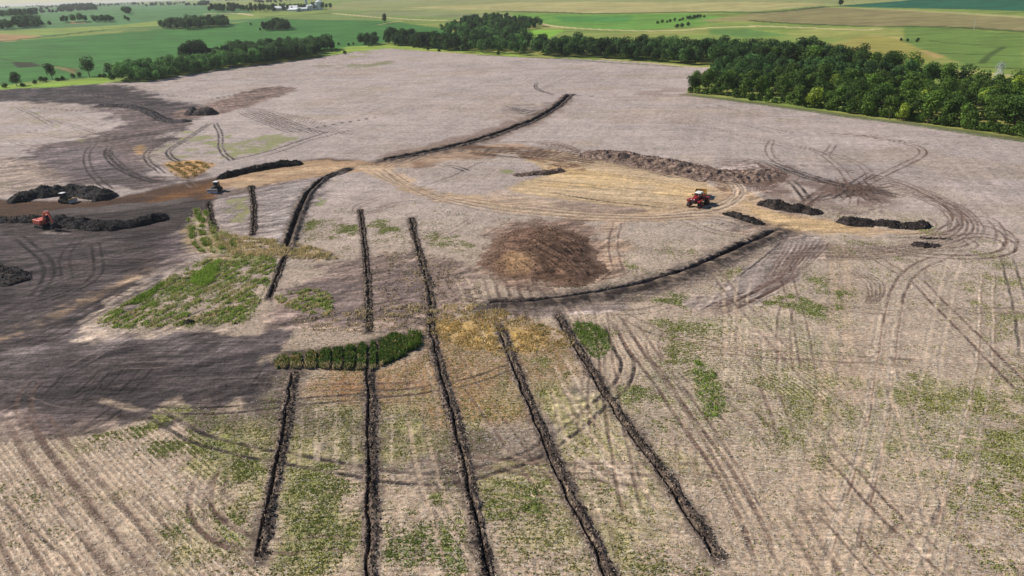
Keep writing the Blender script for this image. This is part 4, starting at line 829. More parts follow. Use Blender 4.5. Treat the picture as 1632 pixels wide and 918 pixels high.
# ------------------------------------------------------------------ scattered plants and stalks
rg = np.random.default_rng(5)
def scatter_in(poly, n, sm=1):
    w = smooth(P(poly), sm, True); lo, hi = w.min(0), w.max(0); out_ = []
    while sum(len(o_) for o_ in out_) < n:
        p = rg.uniform(lo, hi, (n * 2, 2)); out_.append(p[inside(p[:, 0], p[:, 1], w)])
    return np.vstack(out_)[:n]
def area(poly):
    w = P(poly); return abs(np.sum(w[:, 0] * np.roll(w[:, 1], -1) - w[:, 1] * np.roll(w[:, 0], -1))) / 2

def blades(name, pos, h, w, cols, lean=.35, nb=3, label=None, cat=None, flat_=False, z0=0., rot=None, jit=.2):
    n = len(pos) * nb; p = np.repeat(pos, nb, 0) + rg.normal(0, jit, (n, 2)) * (1 if not flat_ else 0)
    H = (np.repeat(h, nb) if np.ndim(h) else np.full(n, h)) * rg.uniform(.6, 1.25, n); a = rg.uniform(0, 2 * np.pi, n) if rot is None else np.repeat(rot, nb) + rg.normal(0, .35, n)
    la = rg.uniform(0, 2 * np.pi, n); l_ = lean * H * rg.uniform(.2, 1, n); Z = tilt(p[:, 0], p[:, 1]) + z0
    dx, dy = np.cos(a) * w / 2, np.sin(a) * w / 2
    v0 = np.stack([p[:, 0] - dx, p[:, 1] - dy, Z], 1); v1 = np.stack([p[:, 0] + dx, p[:, 1] + dy, Z], 1)
    tx, ty = p[:, 0] + np.cos(la) * l_, p[:, 1] + np.sin(la) * l_
    v2 = np.stack([tx + dx * .45, ty + dy * .45, Z + H], 1); v3 = np.stack([tx - dx * .45, ty - dy * .45, Z + H * .95], 1)
    V = np.stack([v0, v1, v2, v3], 1).reshape(-1, 3); F = np.arange(n * 4).reshape(-1, 4)
    c = np.repeat(np.repeat(cols, nb, 0) * rg.uniform(.7, 1.3, (n, 1)), 4, 0)
    o = mesh_np(name, V, F, MB_, {'col': ('FLOAT_COLOR', np.c_[c, np.ones(len(c))])}, False)
    if label: tagit(o, label, cat, kind='stuff')
    return o
def pick(n, cs, ws):
    return np.array(cs)[rg.choice(len(cs), n, p=np.array(ws) / sum(ws))]
G1, G2, G3c, ST, OC, RST = (.20, .30, .05), (.32, .43, .09), (.11, .17, .035), (.68, .56, .33), (.40, .27, .09), (.36, .21, .09)

# standing corn: dark blocks parted by narrow lanes; each block a thing of its own
xs_ = [438, 462, 486, 509, 530, 549, 568, 589, 604]
xe_ = [459, 481, 506, 527, 546, 565, 584, 600, 649]
tops = [(x, 566 - (x - 438) * .175) for x in xs_]
for k_, (xa, xb) in enumerate(zip(xs_, xe_)):
    ta, tb = 566 - (xa - 438) * .165, 566 - (xb - 438) * .165
    ba = 588 if xb < 590 else 590 - (xa - 590) * .42; bb = 588 if xb < 590 else 590 - (xb - 590) * .42
    xa += 1.9; xb -= 1.9; dome = 8 if k_ == 8 else 0
    po = [(xa, ba), (xb, bb), (xb + 1, tb + 8), ((xa + xb) / 2, (ta + tb) / 2 + 6 - dome), (xa + 1, ta + 8)]
    n_ = int(area(po) * 22); ps = scatter_in(po, n_, 0); frx = (k_ == 0)
    yb_ = P([((xa + xb) / 2, ba - 6)])[0, 1]; lowr = ps[:, 1] < yb_
    cs_ = pick(n_, [(.12, .19, .045), (.085, .15, .035), (.21, .29, .07), ST, OC], [6, 4, 3.5, .5, .5] if k_ > 2 else [3, 3, 2, 3, 3])
    cs_ = np.where((lowr & (rg.random(n_) < .6))[:, None], np.array(ST)[None] * .8, cs_)
    o = blades('standing_corn', ps, (.62, .7, .75, .8, .78, .82, .76, .7, .72)[k_], .26, cs_, lean=.55, nb=4, jit=.1)
    wh = ['straw coloured leftmost block of standing corn, frayed at its left side', 'second standing corn block from the left, half straw half green', 'third block from the left in the standing corn, with pale base',
          'dark green corn block just right of the leftmost trench head', 'fifth corn block from the left, dark green between black lanes', 'sixth corn block from the left, dark green between black lanes',
          'seventh corn block from the left, ending at the middle trench', 'narrow corn block pinched between the middle trench and the widest block', 'widest corn block with a domed bright green top'][k_]
    tagit(o, wh, 'corn block', 'blocks of standing corn left in the field')
po = [(651, 560), (668, 554), (669, 534), (653, 532)]
ps = scatter_in(po, int(area(po) * 16), 0); o = blades('standing_corn', ps, 1.2, .22, pick(len(ps), [G3c, G1, ST], [5, 4, .6]), lean=.25)
tagit(o, 'rightmost small square block of standing corn beside the long trench', 'corn block', 'blocks of standing corn left in the field')

def thicket(name, label, poly, dens, h, cs, ws, cat='weeds', w=.2, lean=.6, thin=.5, ns=2.2, seed=0, rows=None, nb=3):
    n_ = int(area(poly) * dens); ps = scatter_in(poly, max(n_, 20))
    f = fbm(ps[:, 0] / ns, ps[:, 1] / ns, 300 + seed, 3); ps = ps[f > thin * .9]; f = f[f > thin * .9]; wv = np.ones(len(ps))
    if rows:
        ra, rb = P([rows[0], rows[1]]); tr_ = (rb - ra) / np.linalg.norm(rb - ra); un_ = -ps[:, 0] * tr_[1] + ps[:, 1] * tr_[0] + 1.2 * (fbm(ps[:, 0] / 6, ps[:, 1] / 6, 350 + seed, 2) - .5) * 2
        wv = np.sin(un_ * 2 * math.pi / rows[2]); kp = (wv > -.55); ps, wv = ps[kp], wv[kp]
    hh = h * (.5 + 1.2 * fbm(ps[:, 0] / 1.3, ps[:, 1] / 1.3, 320 + seed, 2))
    big_ = fbm(ps[:, 0] / 3.2, ps[:, 1] / 3.2, 340 + seed, 2); c = pick(len(ps), cs, ws)
    if rows: c = np.where((wv < .05)[:, None], np.array(ST)[None] * rg.uniform(.8, 1.2, (len(ps), 1)), c); hh = hh * np.where(wv < .05, .45, 1)
    g = ((big_ > .5) & (wv > .05))[:, None]; c = np.where(g & (rg.random((len(ps), 1)) < .7), np.array(cs[0])[None], c)
    return blades(name, ps, hh, w, c, lean=lean, nb=nb, label=label, cat=cat)
thicket('weed_thicket', 'bright green weeds and pale flattened stalks in the triangular patch left of centre', [(135, 524), (205, 480), (250, 452), (345, 406), (440, 404), (438, 440), (410, 485), (395, 520), (330, 514), (270, 522)], 13, .36, [G2, G1, ST, (.46, .46, .17)], [5, 2, 5, 5], thin=.47, seed=1, rows=((200, 492), (345, 420), 2.3), w=.24, lean=1.)
thicket('weed_thicket', 'solid green wedge of tall weeds at the top of the triangular patch', [(296, 448), (345, 414), (352, 416), (335, 462)], 16, .5, [(.34, .47, .09), G2], [5, 3], thin=.1, seed=2)
thicket('weed_thicket', 'green weed strip along the upper left edge of the triangular patch', [(205, 484), (250, 455), (262, 455), (235, 478), (212, 486)], 14, .5, [G1, G2], [4, 3], thin=.2, seed=3)
thicket('weed_thicket', 'rounded green weeds right of the short ragged trench', [(436, 472), (500, 458), (532, 470), (530, 502), (490, 502), (450, 488)], 11, .4, [G2, (.42, .42, .16), ST], [3, 4, 4], thin=.46, seed=4, rows=((440, 500), (520, 468), 2.2), lean=.9)
thicket('weed_thicket', 'dark green weeds on straw below the short trench and the dozer', [(298, 335), (330, 332), (338, 362), (388, 386), (378, 404), (300, 402)], 8, .6, [G1, G2, ST, OC], [3, 3, 4, 1.5], thin=.48, seed=5, rows=((305, 340), (325, 400), 3.), lean=.8)
thicket('dry_grass', 'pale yellow flattened grass along the lower end of the left curved cut', [(340, 372), (400, 378), (470, 388), (542, 404), (535, 414), (470, 412), (400, 406), (345, 402)], 7, .55, [ST, (.42, .40, .16), (.62, .52, .3), (.28, .28, .1)], [4, 3, 3, 1], thin=.5, seed=6, cat='dry grass')
thicket('dry_grass', 'straw coloured dry stalks right of the standing corn around the trench heads', [(680, 502), (780, 488), (860, 512), (930, 545), (880, 560), (790, 562), (690, 548)], 7, .34, [(.62, .48, .22), ST, (.46, .31, .12), (.25, .27, .07)], [4, 5, 3, 1], thin=.48, seed=7, cat='dry grass')
thicket('dry_grass', 'ochre stubble strips above the haul road in the upper left', [(252, 260), (345, 257), (325, 277), (290, 287)], 3.5, .35, [OC, ST, G1], [5, 3, .8], thin=.4, seed=8, cat='dry grass', w=.35, rows=((270, 262), (300, 284), 3.4))
thicket('dry_grass', 'line of pale straw along the upper side of the straw coloured stubble', [(540, 495), (680, 486), (775, 482), (775, 494), (690, 500), (560, 512)], 5, .4, [ST, (.6, .5, .32), (.2, .22, .07)], [5, 3, 1], thin=.55, seed=9, cat='dry grass')
thicket('dry_grass', 'broken pale stalks strewn over churned soil above the standing corn', [(470, 500), (560, 486), (690, 480), (690, 528), (560, 530), (470, 528)], 4, .22, [ST, (.5, .42, .28), (.15, .12, .09)], [5, 4, 4], thin=.5, seed=12, cat='dry grass', lean=1.2, ns=1.2)
thicket('dry_grass', 'broken pale stalks on the brown soil between the two upper thin trenches', [(590, 400), (680, 400), (760, 440), (770, 480), (690, 480), (590, 480)], 2.2, .2, [ST, (.5, .38, .28), (.15, .12, .09)], [4, 4, 4], thin=.52, seed=13, cat='dry grass', lean=1.3, ns=1.5)
thicket('weed_thicket', 'smooth bright green patch between the two rightmost trenches', [(906, 512), (962, 518), (974, 555), (952, 578), (926, 548)], 12, .25, [(.15, .23, .04), G2], [4, 3], thin=.2, seed=10, w=.15)
thicket('weed_thicket', 'green weed patch right of the rightmost trench below the loop of tracks', [(1100, 572), (1132, 582), (1158, 625), (1138, 680), (1110, 640)], 8, .3, [G2, G1, ST], [4, 3, 1], thin=.42, seed=11, w=.15)

# low weeds and loose stalks over the near field, following the painted cover
near_i = np.where((GR < 210) & (np.abs(np.arctan2(GX, GY)) < R(50)) & (reg == 0) & ang_in)[0]
wgt = msk[near_i, 1] ** 1.6 * (GR[near_i] ** 2)
ii = rg.choice(near_i, 44000, p=wgt / wgt.sum()); ps = np.c_[GX[ii], GY[ii]] + rg.normal(0, .15, (len(ii), 2))
hu = msk[ii, 3:4]; cs_ = np.array([(.42, .39, .15)]) * (1 - hu) + np.array([(.20, .29, .06)]) * hu
blades('field_weeds', ps, .14, .2, cs_, lean=.9, nb=3, label='low green weeds dotted in rows over the pale near stubble', cat='weeds', jit=.12)
wgt = msk[near_i, 0] * (GR[near_i] ** 2); ii = rg.choice(near_i, 85000, p=wgt / wgt.sum()); n_ = len(ii)
ps = np.c_[GX[ii], GY[ii]] + rg.normal(0, .1, (n_, 2)); a = np.where(inl[ii], math.atan2(tl[1], tl[0]), np.arctan2(-(GX[ii] - CC[0]), (GY[ii] - CC[1]))) + rg.normal(0, .7, n_)
ln = rg.uniform(.12, .38, n_); wd = rg.uniform(.03, .07, n_); zz = G3[ii, 2] + .03
dx, dy = np.cos(a) * ln / 2, np.sin(a) * ln / 2; ex, ey = -np.sin(a) * wd / 2, np.cos(a) * wd / 2; tz = rg.uniform(-.02, .10, n_)
V = np.stack([np.stack([ps[:, 0] - dx - ex, ps[:, 1] - dy - ey, zz], 1), np.stack([ps[:, 0] + dx - ex, ps[:, 1] + dy - ey, zz + tz], 1),
              np.stack([ps[:, 0] + dx + ex, ps[:, 1] + dy + ey, zz + tz + .03], 1), np.stack([ps[:, 0] - dx + ex, ps[:, 1] - dy + ey, zz + .03], 1)], 1).reshape(-1, 3)
c = np.repeat(np.array([(.62, .56, .47)]) * rg.uniform(.7, 1.25, (n_, 1)), 4, 0)
o = mesh_np('crop_residue', V, np.arange(n_ * 4).reshape(-1, 4), MB_, {'col': ('FLOAT_COLOR', np.c_[c, np.ones(len(c))])}, False)
tagit(o, 'pale broken corn stalks lying over the near field', 'crop residue', kind='stuff')

# ------------------------------------------------------------------ trees
def crown_geo(H, Rc, nleaf, seed, lobes=9, base=.22, size=.62):
    g = np.random.default_rng(seed); L = []
    for k in range(lobes):
        a = g.uniform(0, 6.28); rr2 = Rc * g.uniform(.15, .62); zc = H * (base + (1 - base) * g.uniform(.25, .8)); L.append((math.cos(a) * rr2, math.sin(a) * rr2, zc, Rc * g.uniform(.34, .56)))
    L.append((0, 0, H * .72, Rc * .6)); L.append((0, 0, H * .45, Rc * .7))
    L = np.array(L); L[:, 2] = np.minimum(L[:, 2], H - L[:, 3] * .95); w = L[:, 3] ** 2; ki = g.choice(len(L), nleaf, p=w / w.sum())
    d = g.normal(size=(nleaf, 3)); d /= np.linalg.norm(d, axis=1)[:, None]
    p = L[ki, :3] + d * L[ki, 3:4] * g.uniform(.72, 1.08, (nleaf, 1)) * np.array([1, 1, .9])
    nrm = d + g.normal(0, .45, (nleaf, 3)); nrm /= np.linalg.norm(nrm, axis=1)[:, None]
    t_ = np.cross(nrm, g.normal(size=(nleaf, 3))); t_ /= np.linalg.norm(t_, axis=1)[:, None]; b_ = np.cross(nrm, t_)
    s = size * g.uniform(.55, 1.25, (nleaf, 1)); V = np.stack([p - t_ * s * .5 - b_ * s * .3, p + t_ * s * .5 - b_ * s * .4, p + t_ * s * .35 + b_ * s * .5, p - t_ * s * .45 + b_ * s * .4], 1).reshape(-1, 3)
    V[:, 2] = np.maximum(V[:, 2], .15); tone = np.repeat(g.uniform(.75, 1.25, nleaf) * g.uniform(.8, 1.2, len(L))[ki], 4)
    return V, np.arange(nleaf * 4).reshape(-1, 4), tone

def trunk_geo(H, rad, seed):
    g = random.Random(seed); V = []; F = []
    def limb(p0, p1, ra, rb, n=6):
        b = len(V); d = (p1 - p0).normalized(); u = d.orthogonal().normalized(); w = d.cross(u)
        for p, r_ in ((p0, ra), (p1, rb)):
            for k in range(n): a_ = k * 2 * math.pi / n; V.append(tuple(p + (u * math.cos(a_) + w * math.sin(a_)) * r_))
        for k in range(n): F.append((b + k, b + (k + 1) % n, b + n + (k + 1) % n, b + n + k))
    z = Vector((0, 0, -.3)); top = Vector((g.uniform(-.3, .3), g.uniform(-.3, .3), H * .34)); limb(z, top, rad, rad * .7)
    for k in range(5):
        a_ = k * 1.256 + g.uniform(-.4, .4); e_ = top + Vector((math.cos(a_) * H * .2, math.sin(a_) * H * .2, H * g.uniform(.22, .38))); limb(top, e_, rad * .5, rad * .18)
    return np.array(V), np.array(F)

TREES = []
# nine crowns of different build
for k_ in range(9):
    H_ = (12, 13.5, 11, 14, 12.5, 10.5, 13, 9, 11.5)[k_]; Rc = (4.6, 4.8, 4.4, 5.2, 4.0, 4.6, 5.0, 3.6, 4.2)[k_]
    TREES.append((H_, Rc, crown_geo(H_, Rc, 1150, 50 + k_, lobes=8 + k_ % 4, base=(.12, .2, .1, .18, .12, .08, .2, .1, .15)[k_]), trunk_geo(H_, .28, k_)))
SHRUBS = [(H_, Rc, crown_geo(H_, Rc, 420, 80 + k_, lobes=6, base=.0, size=.5), None) for k_, (H_, Rc) in enumerate(((3.6, 2.4), (4.5, 2.8), (2.8, 2.0)))]
protos = {}
def proto(kind, k):
    if (kind, k) in protos: return protos[(kind, k)]
    H_, Rc, (V, F, tn), tr = (TREES if kind == 'tree' else SHRUBS)[k]
    cr = mesh_np('crown', V, F, ML, {'tone': ('FLOAT', tn)}, False, link=False); tk = None
    if tr is not None: tk = mesh_np('trunk', tr[0], tr[1], M['bark'], None, True, link=False)
    protos[(kind, k)] = (H_, cr, tk); return protos[(kind, k)]
PLAN = []     # x, y, kind, variant, scale, colour, wood, front
DKG, MDG, YLG, BLG = (.042, .080, .014), (.078, .135, .020), (.19, .25, .03), (.040, .082, .024)
def plant(poly, spacing, wood, kinds='tree', smin=.8, smax=1.15, tones=(DKG, MDG, BLG), tw=(4, 4, 1), sm=0, seed=0):
    w = P(poly); lo, hi = w.min(0), w.max(0); g = np.random.default_rng(100 + seed); pts = []
    y = lo[1]; r_ = 0
    while y < hi[1]:
        x = lo[0] + (spacing / 2 if r_ % 2 else 0)
        while x < hi[0]:
            q_ = np.array([x, y]) + g.uniform(-.32, .32, 2) * spacing
            if inside(q_[0:1], q_[1:2], w)[0]: pts.append(q_)
            x += spacing
        y += spacing * .87; r_ += 1
    for q_ in pts:
        c_ = np.array(tones[g.choice(len(tones), p=np.array(tw) / sum(tw))]) * g.uniform(.75, 1.7)
        PLAN.append((q_[0], q_[1], kinds, int(g.integers(0, 9 if kinds == 'tree' else 3)), g.uniform(smin, smax), c_, wood))
def single(px, py, s, c_, wood, kinds='tree', v=0):
    w = P([(px, py)])[0]; PLAN.append((w[0], w[1], kinds, v, s, np.array(c_), wood))

WD = dict(
    right=('dark green broadleaf tree in the big wood at right, beside the pale field', 'trees of the big wood at right'),
    band=('dark green tree in the long band of trees behind the middle of the field', 'trees of the long middle tree band'),
    grove=('tree in the bushy grove around the hidden farmyard top centre', 'trees of the farmyard grove'),
    left=('rounded yellowish green tree in the hedgerow at upper left of the site', 'trees of the upper left hedgerow'),
    leftb=('taller dark tree at the back of the upper left hedgerow', 'tall trees behind the hedgerow'),
    mid=('dark tree in the short row left of the farmyard grove', 'trees of the short dark row'),
    isle=('tree in the round copse standing in the green field at upper left', 'trees of the copse in the green field'),
    isle2=('tree in the small dark copse right of the round copse', 'trees of the small dark copse'),
    yard=('dark tree behind the white farm sheds', 'trees behind the farm sheds'),
    dist=('small distant tree in the scattered groups at far left', 'distant trees at far left'),
    distw=('tree in the distant bluish wood near the skyline at left', 'trees of the distant bluish wood'),
    shr=('low shrub in the hedge line across the far pasture right of the grove', 'shrubs of the far hedge line'),
    edge=('low green bush along the grassy verge at the top of the field', 'bushes along the grassy verge'),
    wedge=('low bush at the foot of the big wood, along the pale field', 'bushes along the foot of the big wood'),
    spot=('small bush standing alone by the yellow hillock at right', 'bushes by the yellow hillock'))
plant([(1098, 148), (1200, 159), (1350, 181), (1500, 202), (1632, 216), (1720, 230), (1720, 175), (1620, 152), (1560, 142), (1480, 134), (1420, 124), (1330, 114), (1230, 113), (1130, 119)], 9.2, 'right', smin=.66, smax=1.16, seed=1, tones=(DKG, MDG, YLG, (.085, .145, .024)), tw=(5, 5, .6, 3))
plant([(850, 90), (950, 93), (1080, 103), (1190, 106), (1300, 110), (1340, 108), (1300, 96), (1190, 92), (1080, 89), (950, 83), (855, 80)], 9.0, 'band', seed=2, tones=(DKG, MDG, BLG, (.075, .13, .022)), tw=(6, 5, 2, 2), smin=1., smax=1.45)
plant([(1180, 107), (1320, 112), (1420, 122), (1470, 130), (1480, 124), (1400, 108), (1320, 100), (1200, 95)], 9.5, 'band', seed=3, smin=.9, smax=1.3)
plant([(735, 84), (790, 87), (838, 90), (838, 82), (850, 72), (800, 64), (770, 60), (740, 66), (725, 76)], 11, 'grove', smin=.85, smax=1.3, seed=4, tones=(DKG, MDG, (.14, .19, .03)), tw=(3, 4, 2))
plant([(700, 52), (740, 66), (800, 62), (790, 52), (770, 46), (720, 44)], 14, 'grove', seed=5, tones=(MDG, (.15, .20, .03), DKG), tw=(3, 3, 2))
plant([(775, 48), (800, 60), (835, 62), (838, 50), (862, 44), (860, 38), (800, 32), (745, 32), (730, 40)], 13, 'grove', seed=6)
plant([(615, 72), (660, 76), (735, 84), (730, 76), (660, 69), (618, 66)], 8.5, 'mid', seed=7, smin=1.1, smax=1.5, tones=(DKG, BLG), tw=(3, 2))
plant([(574, 73), (604, 74), (604, 69), (576, 69)], 8, 'mid', seed=8, tones=(DKG,), tw=(1,))
plant([(180, 131), (240, 131), (300, 119), (370, 108), (425, 102), (425, 95), (370, 99), (300, 107), (230, 118), (185, 124)], 7.2, 'left', seed=9, smin=.8, smax=1.2, tones=((.17, .215, .03), (.12, .17, .026), MDG), tw=(4, 3, 2))
plant([(395, 100), (430, 101), (505, 92), (512, 84), (535, 80), (520, 77), (430, 81), (380, 88)], 8, 'leftb', seed=10, smin=1., smax=1.35, tones=(DKG, MDG), tw=(4, 3))
plant([(290, 100), (325, 96), (325, 90), (292, 94)], 8, 'leftb', seed=11, smin=1.3, smax=1.6, tones=(DKG,), tw=(1,))
plant([(330, 96), (400, 90), (398, 84), (340, 90)], 8.5, 'leftb', seed=12, smin=.9, smax=1.2)
for px_, py_, s_, v_ in ((27, 137, 1.0, 0), (84, 127, 1.05, 1), (143, 122, 1.35, 3), (176, 120, 1.05, 5), (186, 122, .95, 2), (310, 92, 1.5, 4), (613, 37, 1.3, 4)): single(px_, py_, s_, np.array(DKG) * 1.1, 'lone', v=v_)
for px_, py_, v_ in ((56, 134, 0), (101, 128, 0), (116, 125, 1), (536, 83, 1), (549, 87, 1), (556, 73, 0), (563, 71, 2), (540, 72, 0), (630, 71, 0), (660, 76, 2), (682, 80, 0), (588, 74, 1), (700, 82, 2), (830, 62, 1), (795, 88, 1)): single(px_, py_, 1., np.array(MDG), 'edge', 'shrub', v_)
plant([(252, 46), (300, 48), (368, 42), (362, 37), (310, 37), (262, 41)], 10.5, 'isle', seed=13, smin=.95, smax=1.35, tones=(DKG, MDG), tw=(2, 2))
plant([(418, 50), (463, 49), (462, 42), (430, 43)], 10, 'isle2', seed=14, smin=1., smax=1.3, tones=(DKG,), tw=(1,))
single(415, 49, 1.1, MDG, 'isle2', 'shrub', 1); single(400, 40, 1.1, MDG, 'isle2', 'shrub', 0)
for k_ in range(12): single(1048 + k_ * 6.6 + (k_ % 3), 38 - k_ * .95, 1.2, MDG, 'shr', 'shrub', k_ % 3)
for px_, py_ in ((1080, 45), (1086, 44), (1096, 42), (1100, 31), (1106, 30), (1112, 29)): single(px_, py_, 1.3, DKG, 'shr', 'shrub', 1)
for px_, py_ in ((1436, 65), (1446, 66), (1461, 67), (1463, 65)): single(px_, py_, .8, DKG, 'spot', 'shrub', 0)
single(1339, 9.5, 1.3, DKG, 'lone', v=7); single(1478, 119, .55, DKG, 'lone', v=5)
for px_, py_ in ((1465, 122), (1473, 123), (1494, 124), (1505, 124), (1514, 124)): single(px_, py_, .6, DKG, 'right', v=7)
for k_ in range(44): single(1100 + k_ * 12.2, float(np.interp(1100 + k_ * 12.2, [1092, 1150, 1250, 1350, 1450, 1550, 1640], [149, 154, 167, 181, 193, 208, 222])) - 1.5 + rnd.uniform(-1, 1), rnd.uniform(.9, 1.5), MDG, 'wedge', 'shrub', k_ % 3)
plant([(425, 20), (470, 17.5), (530, 15.5), (528, 12.5), (470, 13.5), (420, 16)], 22, 'yard', seed=15, smin=.9, smax=1.3, tones=(DKG, BLG), tw=(1, 1))
plant([(332, 21), (420, 20), (425, 15), (340, 15.5)], 22, 'yard', seed=16, smin=1., smax=1.4, tones=(DKG, BLG), tw=(1, 1))
plant([(-6, 49), (20, 47), (18, 41), (-6, 42)], 11, 'dist', seed=17); plant([(22, 46), (64, 44), (62, 37), (26, 38)], 11, 'dist', seed=18, smin=1., smax=1.5)
plant([(-5, 28), (60, 26), (60, 23.5), (-5, 25)], 17, 'dist', seed=30, smin=.9, smax=1.4); plant([(148, 36), (182, 36), (180, 32.5), (150, 32)], 12, 'dist', seed=31)
plant([(98, 37), (140, 36), (138, 33.5), (98, 34)], 15, 'dist', seed=32, smin=.9, smax=1.3)
for px_, py_, v_ in ((8, 140, 0), (36, 138, 2), (66, 131, 1), (73, 130, 0), (92, 129, 2), (128, 124, 1), (160, 123, 2), (166, 124, 0)): single(px_, py_, 1.1, np.array(MDG), 'edge', 'shrub', v_)
for px_, py_ in ((64, 42), (68, 41), (80, 42), (99, 36), (107, 36), (116, 35), (126, 34), (137, 35), (152, 36), (160, 35), (167, 34), (174, 34), (205, 34), (200, 33), (4, 28), (13, 25.5), (34, 25.5), (46, 25), (56, 24)): single(px_, py_, .95, MDG, 'dist', v=int(px_) % 9)
plant([(190, 24), (210, 23.5), (208, 19), (192, 20)], 16, 'dist', seed=19); plant([(90, 19.5), (155, 17), (150, 10), (100, 12)], 34, 'distw', seed=20, smin=1.2, smax=1.6, tones=(BLG,), tw=(1,))
plant([(318, 10), (335, 9.5), (334, 6), (320, 6)], 30, 'distw', seed=21, smin=1.1, smax=1.4)

print('trees planned', len(PLAN), {w_: sum(1 for p in PLAN if p[6] == w_) for w_ in WD})
pp = np.array([[p[0], p[1]] for p in PLAN]); dd_ = np.hypot(pp[:, 0], pp[:, 1])
tree_i = [i for i in range(len(PLAN)) if PLAN[i][2] == 'tree']; wmin = {}
for i in tree_i: wmin.setdefault(PLAN[i][6], []).append(dd_[i])
wmin = {w_: np.sort(v_) for w_, v_ in wmin.items()}
tree_i.sort(key=lambda i: dd_[i] * (1 + .55 * np.searchsorted(wmin[PLAN[i][6]], dd_[i]) / len(wmin[PLAN[i][6]])))
# those in front of each wood first, then the nearest, up to 300 as individuals
LIM = 296
keepset = set(i for i in tree_i if PLAN[i][6] in ('lone', 'isle2')); small = [i for i in tree_i if PLAN[i][6] not in ('lone', 'isle2')]
for i in small:
    if len(keepset) >= LIM: break
    keepset.add(i)
LONE = {0: 'small dark round tree in the green field at the far left edge', 1: 'dark tree beside the pond hollow at the far left', 2: 'large dark tree left of the hedgerow, above the grassy verge', 3: 'tree at the left tip of the hedgerow', 4: 'second tree at the left tip of the hedgerow, nearly touching the first',
        5: 'tall dark tree rising above the left hedgerow', 6: 'narrow lone tree in the open green field left of the farmyard grove', 7: 'lone tree on the field boundary at the top right', 8: 'small round tree in the grassy clearing right of the big wood'}
lone_n = 0; stuffv = {}
ORD = 'leftmost second third fourth fifth sixth seventh eighth ninth tenth eleventh twelfth thirteenth fourteenth fifteenth sixteenth seventeenth eighteenth nineteenth twentieth'.split()
SHORT = dict(right='the big wood at right', band='the middle tree band', grove='the farmyard grove', left='the upper left hedgerow', leftb='the tall rear hedgerow', mid='the short dark row', isle='the round copse in the green field',
             isle2='the small dark copse', yard='the farm shelter trees', dist='the far left groups', distw='the distant wood', shr='the far pasture hedge line', edge='the grassy verge', wedge='the big wood foot', spot='the yellow hillock')
members = {}
for i_, p_ in enumerate(PLAN): members.setdefault(p_[6], []).append(i_)
for w_ in members: members[w_].sort(key=lambda i_: PLAN[i_][0] / PLAN[i_][1])
def treelabel(i):
    x, y, kind, v, s, c_, wood = PLAN[i]; mem = members[wood]; k = mem.index(i); n_ = len(mem); f = k / max(1, n_ - 1)
    what = 'tree' if kind == 'tree' else 'bush'; t = c_[1]; tone = 'dark green' if t < .085 else ('mid green' if t < .14 else ('light green' if t < .19 else 'yellow green'))
    if n_ <= 20: return f'{ORD[k]}{" from the left" if k else ""} {tone} {what} of {SHORT[wood]}'
    part = ['at the left tip', 'in the left part', 'left of the middle', 'in the middle', 'right of the middle', 'in the right part', 'at the right end'][min(6, int(f * 7))]
    if kind != 'tree': return f'{"tall" if s > 1.2 else "low"} {tone} bush {part} of {SHORT[wood]}'
    rr_ = math.hypot(x, y); loc = sorted(math.hypot(PLAN[j][0], PLAN[j][1]) for j in mem[max(0, k - 12):k + 13]); q_ = loc.index(rr_) / len(loc)
    row = 'front row' if q_ < .2 else ('second row' if q_ < .45 else ('inner' if q_ < .75 else 'rear'))
    size = 'tall' if s * TREES[v][0] > 12.8 else ('medium' if s * TREES[v][0] > 10.5 else 'short'); wide = 'broad' if TREES[v][1] / TREES[v][0] > .375 else 'narrow'
    return f'{size} {tone} {row} tree {part} of {SHORT[wood]}'
for i, (x, y, kind, v, s, c_, wood) in enumerate(PLAN):
    z = float(tilt(x, y))
    if kind == 'tree' and i not in keepset: stuffv.setdefault(wood, []).append((x, y, z, v, s, c_)); continue
    H_, cr, tk = proto(kind, v)
    e = bpy.data.objects.new('broadleaf_tree' if kind == 'tree' else 'shrub', None); COL.objects.link(e); e.empty_display_size = 1
    e.location = (x, y, z - .1); e.rotation_euler = (0, 0, rnd.uniform(0, 6.28)); e.scale = (s * rnd.uniform(.9, 1.15), s * rnd.uniform(.9, 1.15), s)
    c2_ = cr.copy(); COL.objects.link(c2_); c2_.parent = e; c2_.color = tuple(c_) + (1,)
    if tk: t2 = tk.copy(); COL.objects.link(t2); t2.parent = e
    if wood == 'lone': tagit(e, LONE[lone_n], 'tree'); lone_n += 1
    else: tagit(e, treelabel(i), 'tree' if kind == 'tree' else 'shrub', WD[wood][1])
for wood, lst in stuffv.items():
    Vs, Fs, Ts, b = [], [], [], 0
    for (x, y, z, v, s, c_) in lst:
        V, F, tn = TREES[v][2]; a = rnd.uniform(0, 6.28); ca_, sa_ = math.cos(a), math.sin(a)
        W_ = np.stack([(V[:, 0] * ca_ - V[:, 1] * sa_) * s + x, (V[:, 0] * sa_ + V[:, 1] * ca_) * s + y, V[:, 2] * s + z], 1)
        Vs.append(W_); Fs.append(F + b); Ts.append(tn * float(np.mean(c_) / .045)); b += len(V)
    o = mesh_np('distant_wood', np.vstack(Vs), np.vstack(Fs), ML, {'tone': ('FLOAT', np.concatenate(Ts))}, False); o.color = (.038, .076, .02, 1)
    tagit(o, {'right': 'back of the big wood at right, tree crowns merging into one mass', 'band': 'back rows of the long middle tree band, merged into one mass', 'grove': 'rear crowns of the farmyard grove at the top centre',
              'yard': 'dark shelter trees behind the white farm sheds', 'dist': 'distant tree groups at the far left below the skyline', 'distw': 'bluish distant wood near the skyline at left'}.get(wood, 'mass of crowns behind: ' + wood), 'wood', kind='stuff')

